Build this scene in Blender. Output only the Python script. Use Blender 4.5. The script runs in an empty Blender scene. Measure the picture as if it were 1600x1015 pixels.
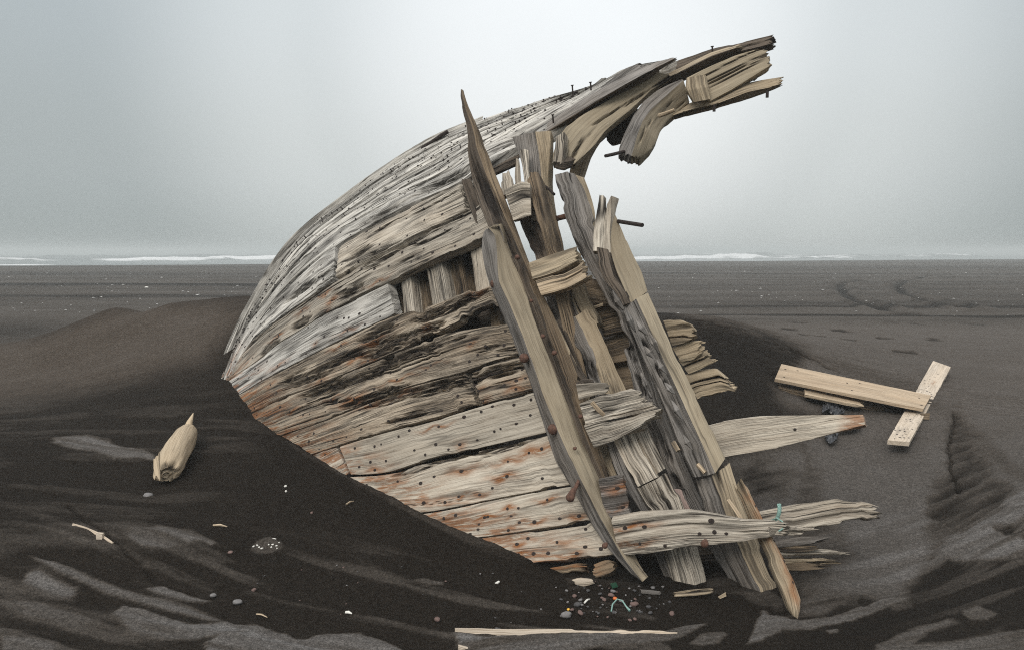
import bpy, math, random
import numpy as np
from mathutils import Vector
random.seed(7); RNG = np.random.default_rng(11)
SC = bpy.context.scene; COL = SC.collection
# ------------------------------------------------------------------ camera
F = 1200.0; PITCH = math.atan((507.5-393.0)/F); CZ = 1.8
cam = bpy.data.objects.new('camera', bpy.data.cameras.new('camera')); COL.objects.link(cam)
cam.data.lens = 36.0*F/1600.0; cam.data.sensor_width = 36.0
cam.data.clip_start = 0.05; cam.data.clip_end = 5000
cam.location = (0, 0, CZ); cam.rotation_euler = (math.pi/2-PITCH, 0, 0)
SC.camera = cam
# ------------------------------------------------------------------ world, sun, exposure
SUN_EL, SUN_AZ = math.radians(42), math.radians(-152)     # azimuth from +y, clockwise: behind the camera, left
wd = bpy.data.worlds.new('World'); SC.world = wd; wd.use_nodes = True
def _world():
    nt = wd.node_tree; nt.nodes.clear(); N = nt.nodes.new; L = nt.links.new
    out = N('ShaderNodeOutputWorld'); bg = N('ShaderNodeBackground'); bg.inputs['Strength'].default_value = 0.1
    sky = N('ShaderNodeTexSky'); sky.sky_type = 'NISHITA'; sky.sun_disc = False
    sky.sun_elevation = SUN_EL; sky.sun_rotation = SUN_AZ; sky.dust_density = 5
    hs = N('ShaderNodeHueSaturation'); hs.inputs['Saturation'].default_value = 0.25; L(sky.outputs[0], hs.inputs['Color'])
    tc = N('ShaderNodeTexCoord'); sp = N('ShaderNodeSeparateXYZ'); L(tc.outputs['Generated'], sp.inputs[0])
    r = N('ShaderNodeValToRGB'); L(sp.outputs['Z'], r.inputs[0]); r.color_ramp.interpolation = 'EASE'
    e = r.color_ramp.elements
    e[0].position = 0.0; e[0].color = (0.29, 0.325, 0.322, 1)
    e[1].position = 1.0; e[1].color = (1.15, 1.17, 1.19, 1)
    for p, c in ((0.10, (0.325, 0.36, 0.363)), (0.32, (0.365, 0.41, 0.43)), (0.55, (0.8, 0.82, 0.84))):
        x = e.new(p); x.color = (*c, 1)
    # bright patch of thinner cloud ahead
    g = Vector((0.08, 1.0, 0.255)).normalized()
    dt = N('ShaderNodeVectorMath'); dt.operation = 'DOT_PRODUCT'; L(tc.outputs['Generated'], dt.inputs[0]); dt.inputs[1].default_value = g
    gr = N('ShaderNodeValToRGB'); L(dt.outputs['Value'], gr.inputs[0]); gr.color_ramp.interpolation = 'EASE'
    ge = gr.color_ramp.elements
    ge[0].position = 0.84; ge[0].color = (0, 0, 0, 1); ge[1].position = 1.0; ge[1].color = (0.405, 0.392, 0.388, 1)
    x = ge.new(0.945); x.color = (0.185, 0.18, 0.174, 1)
    add = N('ShaderNodeMixRGB'); add.blend_type = 'ADD'; add.inputs[0].default_value = 1
    L(r.outputs[0], add.inputs[1]); L(gr.outputs[0], add.inputs[2])
    no = N('ShaderNodeTexNoise'); no.inputs['Scale'].default_value = 3.0; no.inputs['Detail'].default_value = 5
    L(tc.outputs['Generated'], no.inputs['Vector'])
    mr = N('ShaderNodeMapRange'); L(no.outputs[0], mr.inputs[0]); mr.inputs[1].default_value = .3; mr.inputs[2].default_value = .7
    mr.inputs[3].default_value = 9.7; mr.inputs[4].default_value = 10.3
    mu = N('ShaderNodeVectorMath'); mu.operation = 'SCALE'; L(add.outputs[0], mu.inputs[0]); L(mr.outputs[0], mu.inputs['Scale'])
    mx = N('ShaderNodeMixRGB'); mx.inputs[0].default_value = 0.93; L(hs.outputs[0], mx.inputs[1]); L(mu.outputs[0], mx.inputs[2])
    L(mx.outputs[0], bg.inputs[0]); L(bg.outputs[0], out.inputs[0])
_world()
sun = bpy.data.objects.new('sun', bpy.data.lights.new('sun', 'SUN')); COL.objects.link(sun)
sun.data.energy = 1.5; sun.data.angle = math.radians(24); sun.data.color = (1, 0.96, 0.9)
_sd = Vector((math.sin(SUN_AZ)*math.cos(SUN_EL), math.cos(SUN_AZ)*math.cos(SUN_EL), math.sin(SUN_EL)))
sun.rotation_euler = _sd.to_track_quat('Z', 'Y').to_euler(); sun.location = (-5, -5, 20)
SC.view_settings.view_transform = 'Standard'; SC.view_settings.look = 'None'
SC.view_settings.exposure = 0.35; SC.view_settings.gamma = 1
SC.cycles.max_bounces = 6; SC.cycles.diffuse_bounces = 3; SC.cycles.glossy_bounces = 2; SC.cycles.volume_bounces = 1
SC.cycles.use_denoising = False; SC.cycles.filter_width = 1.1
# ------------------------------------------------------------------ maths
CAM = np.array([0, 0, CZ]); FW = np.array([0, math.cos(PITCH), -math.sin(PITCH)]); UP = np.array([0, math.sin(PITCH), math.cos(PITCH)])
def unp(u, v, d):
    u, v, d = np.broadcast_arrays(np.asarray(u, float), np.asarray(v, float), np.asarray(d, float))
    a = (u-800)/F; b = -(v-507.5)/F
    return np.stack([d*a, d*(FW[1]+b*UP[1]), CZ+d*(FW[2]+b*UP[2])], -1)
def proj(P):
    q = P-CAM; d = np.maximum(q@FW, 1e-3)
    return 800+F*q[..., 0]/d, 507.5-F*(q@UP)/d, q@FW
def _h(ix, iy, iz):
    h = (ix.astype(np.int64)*374761393+iy.astype(np.int64)*668265263+iz.astype(np.int64)*2147483647+1442695041) & 0xffffffff
    h = ((h ^ (h >> 13))*1274126177) & 0xffffffff
    h = ((h ^ (h >> 16))*2246822519) & 0xffffffff
    return ((h ^ (h >> 15)) & 0xffffff)/float(0xffffff)
def noise(x, y, z=0.0):
    x, y, z = np.broadcast_arrays(np.asarray(x, float), np.asarray(y, float), np.asarray(z, float))
    i, j, k = np.floor(x), np.floor(y), np.floor(z)
    fx, fy, fz = x-i, y-j, z-k
    fx = fx*fx*fx*(fx*(fx*6-15)+10); fy = fy*fy*fy*(fy*(fy*6-15)+10); fz = fz*fz*(3-2*fz)
    r = 0
    for a in (0, 1):
        for b in (0, 1):
            for c in (0, 1):
                r = r+_h(i+a, j+b, k+c)*(fx if a else 1-fx)*(fy if b else 1-fy)*(fz if c else 1-fz)
    return r
def fbm(x, y, z=0.0, o=4, g=0.5):
    r, a, s = 0, 1.0, 0
    for q in range(o):
        r = r+a*noise(np.asarray(x)*2**q+17.3*q, np.asarray(y)*2**q-9.1*q, np.asarray(z)+5.7*q); s += a; a *= g
    return r/s
def sst(a, b, x):
    t = np.clip((x-a)/(b-a), 0, 1); return t*t*(3-2*t)
class TPS:
    def __init__(s, xy, z, lam=0.0, scale=1.0):
        s.sc = scale; s.xy = np.asarray(xy, float)/scale; n = len(s.xy)
        K = s.k(s.xy, s.xy)+lam*np.eye(n); Pm = np.c_[np.ones(n), s.xy]
        A = np.block([[K, Pm], [Pm.T, np.zeros((3, 3))]])
        s.w = np.linalg.solve(A, np.r_[np.asarray(z, float), 0, 0, 0])
    @staticmethod
    def k(a, b):
        r2 = ((a[:, None, :]-b[None])**2).sum(-1); return 0.5*r2*np.log(r2+1e-12)
    def __call__(s, x, y):
        x, y = np.broadcast_arrays(np.asarray(x, float), np.asarray(y, float)); sh = x.shape
        q = np.c_[x.ravel(), y.ravel()]/s.sc; out = np.empty(len(q))
        for c in range(0, len(q), 60000):
            p = q[c:c+60000]
            out[c:c+60000] = s.k(p, s.xy)@s.w[:-3]+s.w[-3]+p@s.w[-2:]
        return out.reshape(sh)
# hull skin: distance along the view axis over the photograph's plane
HULL = np.array([(350,590,8.1),(375,615,7.7),(397,643,7.35),(440,680,6.9),(488,709,6.55),(547,742,6.2),(600,768,5.95),(660,801,5.65),(750,839,5.3),
 (840,878,5.0),(900,895,4.85),(965,865,4.85),(925,815,4.95),(897,757,5.05),(862,675,5.2),(832,610,5.3),(810,554,5.4),(781,478,5.55),(766,438,5.65),
 (735,325,6.0),(720,283,6.25),(764,248,6.3),(880,194,6.2),(998,129,6.1),(1058,89,6.1),(600,600,6.15),(600,480,6.5),(500,500,7.1),(420,560,7.65),
 (365,545,8.4),(410,455,8.5),(470,368,8.4),(540,312,8.1),(620,255,7.8),(700,208,7.5),(780,178,7.3),(880,146,7.0),(950,122,6.7),(600,340,7.0),
 (500,400,7.5),(660,700,5.75),(750,702,5.55),(834,182,6.75),(1000,800,4.85),(1150,500,5.6)], float)
HD = TPS(HULL[:, :2], HULL[:, 2], 0.002, 300.0)
# ------------------------------------------------------------------ object helpers
def link(o, parent=None):
    COL.objects.link(o)
    if parent is not None: o.parent = parent
    return o
def tag(o, label=None, cat=None, group=None, kind=None):
    if label: o['label'] = label
    if cat: o['category'] = cat
    if group: o['group'] = group
    if kind: o['kind'] = kind
    return o
def mk(name, V, faces, mats, parent=None, uv=None, attrs=None, mi=None, smooth=True, sharp=50, origin=None, closed=True):
    """faces: list of index arrays (n,4) or (n,3)"""
    V = np.asarray(V, float)
    if origin is None: origin = V.mean(0)
    origin = np.asarray(origin, float)
    me = bpy.data.meshes.new(name)
    fl = [np.asarray(f, np.int64) for f in faces if len(f)]
    if closed:
        vol = 0.0; Q = V-V.mean(0)
        for f in fl:
            for c in range(1, f.shape[1]-1):
                vol += np.einsum('ij,ij->i', Q[f[:, 0]], np.cross(Q[f[:, c]], Q[f[:, c+1]])).sum()
        if vol < 0: fl = [f[:, ::-1] for f in fl]
    tot = np.concatenate([np.full(len(f), f.shape[1]) for f in fl]); loops = np.concatenate([f.ravel() for f in fl])
    me.vertices.add(len(V)); me.vertices.foreach_set('co', (V-origin).astype(np.float32).ravel())
    me.loops.add(len(loops)); me.loops.foreach_set('vertex_index', loops.astype(np.int32))
    me.polygons.add(len(tot)); st = np.r_[0, np.cumsum(tot)[:-1]]
    me.polygons.foreach_set('loop_start', st.astype(np.int32)); me.polygons.foreach_set('loop_total', tot.astype(np.int32))
    for m in (mats if isinstance(mats, (list, tuple)) else [mats]): me.materials.append(m)
    if mi is not None: me.polygons.foreach_set('material_index', np.asarray(mi, np.int32))
    me.polygons.foreach_set('use_smooth', np.full(len(tot), smooth))
    if uv is not None:
        l = me.uv_layers.new(name='UVMap'); l.data.foreach_set('uv', np.asarray(uv, np.float32)[loops].ravel())
    for k, a in (attrs or {}).items():
        at = me.attributes.new(k, 'FLOAT', 'POINT'); at.data.foreach_set('value', np.asarray(a, np.float32))
    me.update(calc_edges=True); me.validate()
    if smooth and sharp: me.set_sharp_from_angle(angle=math.radians(sharp))
    o = bpy.data.objects.new(name, me); o.location = origin
    if parent is not None:
        o.location = Vector(origin)-parent.location
    return link(o, parent)
def empty(name, loc):
    o = bpy.data.objects.new(name, None); o.location = loc; o.empty_display_size = 0.3; return link(o)
# ------------------------------------------------------------------ materials
class NT:
    def __init__(s, name):
        s.m = bpy.data.materials.new(name); s.m.use_nodes = True; s.nt = s.m.node_tree; s.nt.nodes.clear()
        s.out = s.n('ShaderNodeOutputMaterial'); s.b = s.n('ShaderNodeBsdfPrincipled'); s.l(s.b.outputs[0], s.out.inputs[0])
    def n(s, t, **k):
        q = s.nt.nodes.new(t)
        for a, b in k.items(): setattr(q, a, b)
        return q
    def l(s, a, b): s.nt.links.new(a, b)
    def set(s, sock, v):
        if hasattr(v, 'links'): s.l(v, sock)
        else: sock.default_value = v
    def math(s, op, a, b=0.0, c=None, clamp=False):
        q = s.n('ShaderNodeMath', operation=op, use_clamp=clamp); s.set(q.inputs[0], a); s.set(q.inputs[1], b)
        if c is not None: s.set(q.inputs[2], c)
        return q.outputs[0]
    def noise(s, vec, scale, detail=4, rough=.55, dist=0.0):
        q = s.n('ShaderNodeTexNoise'); s.l(vec, q.inputs['Vector']); q.inputs['Scale'].default_value = scale
        q.inputs['Detail'].default_value = detail; q.inputs['Roughness'].default_value = rough; q.inputs['Distortion'].default_value = dist
        return q.outputs[0]
    def map(s, vec, sc, loc=(0, 0, 0), rot=(0, 0, 0)):
        q = s.n('ShaderNodeMapping'); s.l(vec, q.inputs[0]); q.inputs['Scale'].default_value = sc; q.inputs['Location'].default_value = loc; q.inputs['Rotation'].default_value = rot
        return q.outputs[0]
    def ramp(s, f, stops, interp='LINEAR'):
        q = s.n('ShaderNodeValToRGB'); s.l(f, q.inputs[0]); e = q.color_ramp.elements; q.color_ramp.interpolation = interp
        while len(e) < len(stops): e.new(0.5)
        for x, (p, c) in zip(e, stops):
            x.position = p; x.color = (*c, 1) if hasattr(c, '__len__') else (c, c, c, 1)
        return q.outputs[0]
    def mix(s, f, a, b, mode='MIX'):
        q = s.n('ShaderNodeMixRGB', blend_type=mode); s.set(q.inputs[0], f)
        for i, v in ((1, a), (2, b)):
            if hasattr(v, 'links'): s.l(v, q.inputs[i])
            else: q.inputs[i].default_value = (*v, 1) if len(v) == 3 else v
        return q.outputs[0]
    def rng(s, f, a, b, c=0.0, d=1.0):
        q = s.n('ShaderNodeMapRange'); s.l(f, q.inputs[0])
        for i, v in enumerate((a, b, c, d)): q.inputs[i+1].default_value = v
        return q.outputs[0]
    def attr(s, name):
        q = s.n('ShaderNodeAttribute', attribute_name=name); return q.outputs['Fac']
    def bump(s, h, dist, strength=1.0, normal=None):
        q = s.n('ShaderNodeBump'); s.l(h, q.inputs['Height']); q.inputs['Distance'].default_value = dist; q.inputs['Strength'].default_value = strength
        if normal is not None: s.l(normal, q.inputs['Normal'])
        return q.outputs[0]
def wood(name, light, mid, dark, crack=1.0, bump=0.008, rings=0.07, rough=.85, tint=(0.5, 0.42, 0.30), tint_amt=0.3, var=0.22, cw=1.0):
    t = NT(name); uvn = t.n('ShaderNodeUVMap'); uv = uvn.outputs[0]
    warp = t.noise(t.map(uv, (1.6, 7, 1)), 1.0, 3)
    wv = t.n('ShaderNodeCombineXYZ'); t.l(t.math('MULTIPLY', t.math('SUBTRACT', warp, 0.5), 0.022), wv.inputs[1])
    va = t.n('ShaderNodeVectorMath', operation='ADD'); t.l(uv, va.inputs[0]); t.l(wv.outputs[0], va.inputs[1]); w = va.outputs[0]
    n1 = t.noise(t.map(w, (2.0, 52, 1)), 1.0, 6, .68, .15)
    n2 = t.noise(t.map(w, (9, 210, 1)), 1.0, 3, .6)
    sep = t.n('ShaderNodeSeparateXYZ'); t.l(w, sep.inputs[0])
    ring = t.math('SINE', t.math('ADD', t.math('MULTIPLY', sep.outputs[1], 620.0), t.math('MULTIPLY', t.noise(t.map(uv, (1.3, 9, 1)), 1.0, 2), 22.0)))
    ringv = t.math('MULTIPLY', ring, rings*0.5)
    # long drying cracks: thin ridges of stretched noise, intermittent
    def cr(sx, sy, wd_, lo, hi, off):
        q = t.noise(t.map(w, (sx, sy, 1), (off, off*1.7, 0)), 1.0, 2, .5, .2)
        a = t.math('ABSOLUTE', t.math('SUBTRACT', q, 0.5))
        wv_ = t.math('MULTIPLY', t.rng(t.noise(t.map(w, (2.5, 9, 1), (off, 3, 0)), 1.0, 2), .35, .65, .25, 1.6), wd_); line = t.math('SUBTRACT', 1.0, t.math('DIVIDE', a, wv_), clamp=True)
        m = t.rng(t.noise(t.map(w, (1.3, 6, 1), (off*2.1, off, 0)), 1.0, 2), lo, hi)
        return t.math('MULTIPLY', line, m)
    c = t.math('MAXIMUM', t.math('MAXIMUM', cr(.30, 7, .030*cw, .47, .58, 3.1), cr(.6, 19, .05*cw, .49, .62, 8.7)), t.math('MULTIPLY', cr(1.5, 60, .085*cw, .42, .60, 5.2), .75))
    c = t.math('MULTIPLY', c, crack, clamp=True)
    g = t.math('ADD', t.math('ADD', t.math('MULTIPLY', n1, 0.78), t.math('MULTIPLY', n2, 0.50)), ringv)
    base = t.ramp(g, [(0.40, dark), (0.53, mid), (0.66, light), (0.86, tuple(min(1, x*1.12) for x in light))])
    tn = t.rng(t.noise(t.map(uv, (1.1, 5, 1), (5, 2, 0)), 1.0, 4), .42, .68)
    base = t.mix(t.math('MULTIPLY', tn, tint_amt), base, tint, 'MIX')
    oi = t.n('ShaderNodeObjectInfo'); k = t.rng(oi.outputs['Random'], 0, 1, 1-var, 1+var*.6)
    kc = t.n('ShaderNodeCombineXYZ'); [t.l(k, kc.inputs[i]) for i in range(3)]
    base = t.mix(1.0, base, kc.outputs[0], 'MULTIPLY')
    rot = t.attr('rot'); rust = t.attr('rust')
    rt = t.math('MULTIPLY', rot, t.rng(t.noise(t.map(w, (5, 62, 1), (1, 9, 0)), 1.0, 4, .65), .40, .54), clamp=True)
    base = t.mix(rt, base, (0.028, 0.021, 0.017))
    rs = t.math('MULTIPLY', rust, t.rng(t.noise(t.map(uv, (9, 34, 1), (4, 4, 0)), 1.0, 6, .7), .37, .49), clamp=True)
    base = t.mix(rs, base, (0.26, 0.098, 0.028))
    c = t.math('MAXIMUM', c, t.attr('crk'), clamp=True); base = t.mix(c, base, (0.020, 0.016, 0.013))
    t.l(base, t.b.inputs['Base Color']); t.b.inputs['Roughness'].default_value = rough
    t.b.inputs['Specular IOR Level'].default_value = 0.25
    h = t.math('ADD', t.math('ADD', t.math('MULTIPLY', n1, 0.9), t.math('MULTIPLY', n2, 0.35)), t.math('MULTIPLY', ringv, 0.25))
    h = t.math('SUBTRACT', h, t.math('MULTIPLY', c, 1.1)); h = t.math('SUBTRACT', h, t.math('MULTIPLY', rt, 0.5))
    t.l(t.bump(h, bump), t.b.inputs['Normal'])
    return t.m
def plain(name, col, rough=.6, nscale=40, var=.35, metal=0.0, bump=0.003, spec=.4):
    t = NT(name); tc = t.n('ShaderNodeTexCoord').outputs['Object']
    n = t.noise(tc, nscale, 5, .6)
    a = tuple(x*(1-var) for x in col); b = tuple(min(1, x*(1+var)) for x in col)
    t.l(t.ramp(n, [(.3, a), (.7, b)]), t.b.inputs['Base Color']); t.b.inputs['Roughness'].default_value = rough
    t.b.inputs['Metallic'].default_value = metal; t.b.inputs['Specular IOR Level'].default_value = spec
    t.l(t.bump(n, bump), t.b.inputs['Normal']); return t.m
M = {}
M['grey'] = wood('weathered grey oak', (.58,.52,.43), (.36,.31,.25), (.065,.05,.037), tint=(.33,.24,.15), tint_amt=.35)
M['bleached'] = wood('bleached upper strakes', (.70,.67,.61), (.44,.41,.365), (.06,.052,.045), cw=1.5, tint=(.42,.37,.30), tint_amt=.25)
M['worn'] = wood('rotten brown grey planking', (.56,.47,.36), (.30,.24,.175), (.042,.032,.024), cw=1.3, bump=.011, tint=(.24,.165,.10), tint_amt=.5)
M['clean'] = wood('smooth weathered grey plank', (.55,.49,.40), (.39,.335,.265), (.10,.08,.06), crack=.6, cw=.9, bump=.004, tint=(.34,.26,.18), tint_amt=.3)
M['tan'] = wood('tan split timber', (.46,.375,.26), (.33,.26,.175), (.11,.083,.056), crack=.7, bump=.005, tint=(.24,.17,.10), tint_amt=.35)
M['sawn'] = wood('sawn face of the frames', (.37,.31,.22), (.305,.25,.175), (.15,.115,.078), crack=.35, bump=.003, rings=.10, tint=(.23,.175,.11), tint_amt=.45)
M['split'] = wood('dark brown split timber', (.30,.225,.145), (.175,.125,.08), (.03,.022,.015), cw=1.2, tint=(.12,.08,.05), tint_amt=.5)
M['side'] = wood('grey timber side', (.25,.23,.21), (.13,.12,.108), (.028,.025,.022), crack=.9, tint=(.2,.15,.1), tint_amt=.3)
M['darkw'] = wood('dark timber and underside shade', (.15,.12,.092), (.075,.06,.047), (.016,.013,.011), tint=(.10,.07,.045), tint_amt=.4)  # dark timber; also carries the painted underside shade of the top strake
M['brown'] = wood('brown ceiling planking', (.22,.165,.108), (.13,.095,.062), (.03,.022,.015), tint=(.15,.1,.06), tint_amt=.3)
M['pale'] = wood('pale fresh split wood', (.55,.44,.31), (.42,.32,.21), (.13,.09,.055), crack=.8, tint=(.45,.3,.17), tint_amt=.3)
M['pine'] = wood('sawn pine board', (.54,.43,.31), (.44,.33,.215), (.22,.15,.09), crack=.35, bump=.003, rings=.35, tint=(.42,.28,.16), tint_amt=.25)
M['pinepale'] = wood('bleached pine board', (.54,.46,.37), (.44,.37,.285), (.26,.2,.14), crack=.35, bump=.003, rings=.25, tint=(.5,.38,.25), tint_amt=.25)
M['log'] = wood('barkless driftwood', (.52,.42,.295), (.42,.33,.22), (.16,.115,.075), crack=.3, bump=.005, tint=(.4,.3,.19), tint_amt=.3)
M['iron'] = plain('rusted iron', (.022,.014,.011), .8, 60, .5)
M['rustiron'] = plain('orange rusted iron', (.10,.05,.033), .85, 50, .5)
M['stone'] = plain('dark basalt pebble', (.075,.072,.072), .7, 25, .35)
M['stonel'] = plain('grey pebble', (.20,.19,.185), .75, 25, .3)
M['stoner'] = plain('reddish pebble', (.16,.105,.09), .75, 25, .3)
M['shell'] = plain('white shell', (.72,.70,.64), .5, 30, .15)
M['turq'] = plain('turquoise cord', (.20,.33,.29), .7, 120, .25)
M['orange'] = plain('orange plastic', (.55,.14,.03), .45, 30, .15)
M['yellow'] = plain('yellow plastic', (.75,.42,.06), .45, 30, .15)
M['green'] = plain('green glass', (.018,.06,.036), .35, 30, .3)
M['pink'] = plain('pale pink plastic', (.80,.56,.46), .5, 12, .08, bump=.001)
M['black'] = plain('black plastic film', (.012,.013,.016), .28, 14, .3, spec=.6)
# ------------------------------------------------------------------ the lofted timber
def crv(pts, s):
    """smooth polyline through pts, sampled at fractions s of its length"""
    p = np.asarray(pts, float)
    d = np.r_[0, np.cumsum(np.hypot(*np.diff(p[:, :2], axis=0).T))]; d /= d[-1]
    if len(p) == 2: return np.stack([np.interp(s, d, p[:, c]) for c in range(p.shape[1])], -1)
    m = np.gradient(p, d, axis=0); k = np.clip(np.searchsorted(d, s, 'right')-1, 0, len(d)-2)
    h = (d[k+1]-d[k]); x = ((s-d[k])/h); h = h[..., None]; x = x[..., None]
    return (2*x**3-3*x*x+1)*p[k]+(x**3-2*x*x+x)*h*m[k]+(-2*x**3+3*x*x)*p[k+1]+(x**3-x*x)*h*m[k+1]
def ext(pts, n, at=0):
    p = [tuple(q) for q in pts]
    if at == 0:
        a, b = np.array(p[0][:2]), np.array(p[1][:2]); e = a+(a-b)/np.linalg.norm(a-b)*n; return [tuple(e)]+p
    a, b = np.array(p[-1][:2]), np.array(p[-2][:2]); e = a+(a-b)/np.linalg.norm(a-b)*n; return p+[tuple(e)]
SANDLINE = [(352,592),(375,616),(397,645),(440,683),(488,712),(547,746),(600,770),(660,803),(750,841),(800,862),(840,881),(885,897)]
def timber(name, polys, depths, th, mats, parent, r=.018, ds=.016, dt=.010, jag=(0.0, 0.0), jagf=9.0, amp=.007, wob=.010,
           rot=0.25, eroded=(), gapx=0.0, nails=None, rust=0.0, label=None, L=4, sharp=50, groove=1.0, rust_end=0.0):
    """A solid piece of wood lofted between polylines that are given where they are seen (px) and how far away (m)."""
    seed = RNG.uniform(0, 400)
    soft = isinstance(depths[0], tuple) and depths[0][0] == 'h'
    if name == 'plank' and not soft: groove *= .55; amp *= .75
    K = len(polys); soft = isinstance(depths[0], tuple) and depths[0][0] == 'h'
    def front(s, t):
        x = np.clip(t, 0, 1)*(K-1); k = np.clip(x.astype(int), 0, K-2); f = (x-k)[..., None]; tt = (t*(K-1)-k)[..., None]
        E = [crv(p, s) for p in polys]; D = []
        if not soft:
            def _lin(p):
                p = np.asarray(p, float); d = np.r_[0, np.cumsum(np.hypot(*np.diff(p, axis=0).T))]; d /= d[-1]
                return np.stack([np.interp(s, d, p[:, c]) for c in (0, 1)], -1)
            E = [e*.4+_lin(p)*.6 for e, p in zip(E, polys)]
        for q, e in zip(depths, E):
            if isinstance(q, tuple) and q[0] == 'h': D.append(HD(e[..., 0], e[..., 1])+q[1])
            elif isinstance(q, (tuple, list)): D.append(np.interp(s, np.linspace(0, 1, len(q)), q))
            else: D.append(np.full(s.shape, float(q)))
        allh = all(isinstance(q, tuple) and q[0] == 'h' for q in depths)
        E = np.stack(E); D = np.stack(D)
        ii = np.indices(s.shape)
        a = E[(k, *ii)]; b = E[(k+1, *ii)]; uv = a+(b-a)*tt
        if allh:
            off = depths[0][1]; return unp(uv[..., 0], uv[..., 1], HD(uv[..., 0], uv[..., 1])+off)
        da = D[(k, *ii)]; db = D[(k+1, *ii)]; d = da+(db-da)*tt[..., 0]
        return unp(uv[..., 0], uv[..., 1], d)
    q = np.linspace(0, 1, 60); h = np.full(60, .5)
    mid = front(q, h); ln = np.linalg.norm(np.diff(mid, axis=0), axis=1).sum()
    wd_ = np.linalg.norm(front(q, h*0+1)-front(q, h*0), axis=1); W0 = max(wd_.max(), .02)
    N = int(np.clip(ln/ds, 6, 420)); Mx = int(np.clip(W0/dt, 5, 60))
    tl = np.linspace(0, 1, Mx)
    i, j, k = np.meshgrid(np.arange(N), np.arange(Mx), np.arange(L), indexing='ij')
    surf = (i == 0) | (i == N-1) | (j == 0) | (j == Mx-1) | (k == 0) | (k == L-1)
    idx = np.full((N, Mx, L), -1); idx[surf] = np.arange(surf.sum())
    i, j, k = i[surf], j[surf], k[surf]
    s = i/(N-1); t = tl[j]; w = k/(L-1)
    Ws = np.interp(s, q, wd_)*.5; H = th*.5*np.clip(.15+Ws/(.25*th+.025), 0, 1)
    x = (2*t-1)*Ws; y = (1-2*w)*H
    r = r*.45
    rr = np.minimum(r, np.minimum(.48*Ws, .48*H))
    dx = np.maximum(np.abs(x)-(Ws-rr), 0); dy = np.maximum(np.abs(y)-(H-rr), 0)
    nrm = np.hypot(dx, dy)+1e-9; sc = np.maximum(dx, dy)/nrm
    x = np.where(dx > 0, np.sign(x)*((Ws-rr)+dx*sc), x); y = np.where(dy > 0, np.sign(y)*((H-rr)+dy*sc), y)
    tp = (x/np.maximum(Ws, 1e-4)+1)*.5
    # splintered ends
    lm = max(ln, .05)
    if jag[0] > 0:
        a = fbm(tp*jagf*W0/.25+seed, w*2.0+seed, 1.5, 3, .7); a = np.clip((a-.30)*2.2, 0, 1)*jag[0]/lm; s = s+a*np.clip(1-s*2.0, 0, 1)
    if jag[1] > 0:
        a = fbm(tp*jagf*W0/.25+seed*1.3+7, w*2.0+seed, 4.5, 3, .7); a = np.clip((a-.30)*2.2, 0, 1)*jag[1]/lm; s = s-a*np.clip(s*2.0-1.0, 0, 1)
    um = s*lm; 
    # wandering edges
    if wob > 0:
        wob = wob*np.minimum(1, Ws/.06)
        e0 = (fbm(um*2.6+seed, seed+2, 0, 5, .65)-.5)*2*wob+1.5*wob*sst(.58, .66, fbm(um*4+seed, seed, 3, 3)); e1 = (fbm(um*2.6+seed+50, seed+8, 0, 5, .65)-.5)*2*wob+1.5*wob*sst(.58, .66, fbm(um*4+seed+9, seed, 5, 3))
        tp = tp+((1-tp)*(e0+gapx)-tp*(e1+gapx))/np.maximum(2*Ws, .02)
    P = front(s, tp); e = 2e-3
    a = front(np.clip(s-e, 0, 1), h[0]*np.ones_like(s)); b = front(np.clip(s+e, 0, 1), h[0]*np.ones_like(s)); T = b-a; T /= np.linalg.norm(T, axis=1)[:, None]+1e-12
    A = front(s, np.ones_like(s))-front(s, np.zeros_like(s)); 
    n = np.cross(T, A); nl = np.linalg.norm(n, axis=1)[:, None]; n = n/(nl+1e-12)
    fl = np.sign(((CAM-P)*n).sum(1)); fl = np.where(fl == 0, 1, fl)
    fl = np.sign(np.sum(fl))*np.ones_like(fl); n = n*fl[:, None]
    xm = x
    fw = (1-w)
    # long grain relief
    g1 = fbm(um*1.1+seed, xm*26+seed, 0.3, 4, .6)-.5
    rid = np.abs(fbm(um*.42+seed*2, xm*10+seed, 7.7, 3, .5)-.5); rid = sst(.04, 0.006, rid)*sst(.51, .62, fbm(um*.9+seed, xm*5, 3.3, 2))
    disp = (amp*2*g1-amp*2.4*rid*groove)
    crk = np.clip(rid*groove*1.1, 0, 1)*(w < .5)
    rotv = np.clip(rot*sst(.50, .68, fbm(um*1.4+seed*3, xm*15+seed, 2.2, 4, .6)), 0, 1)
    u_, v_, _ = proj(P)
    for (eu, ev, ra, rb, dep, ang) in eroded:
        ca, sa = math.cos(math.radians(ang)), math.sin(math.radians(ang))
        X = (u_-eu)*ca-(v_-ev)*sa; Y = (u_-eu)*sa+(v_-ev)*ca
        rad = np.hypot(X/ra, Y/rb)+.9*(fbm(um*3+seed, xm*22, eu, 4, .65)-.5)
        m = sst(1.05, .45, rad); rag = fbm(um*3.5+seed, xm*42+seed, 9.1, 3, .6)
        disp = disp-dep*m*(.15+1.5*sst(.3,.7,rag)); rotv = np.maximum(rotv, m*np.clip(.1+1.5*rag, 0, 1))
    P = P-n*(H-y)[:, None]+n*(disp*np.where(w < .5, 1, -.6)*np.where(w < .99, 1, 1)*sst(0, 1, np.abs(1-2*w)+.35))[:, None]
    uvc = np.stack([um+seed, xm+(H-y)*np.where(xm > 0, 1, -1)+seed*.37], -1)
    # faces
    def quad(Ix, flip):
        a = np.stack([Ix[:-1, :-1], Ix[1:, :-1], Ix[1:, 1:], Ix[:-1, 1:]], -1).reshape(-1, 4)
        return a[:, ::-1] if flip else a
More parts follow.
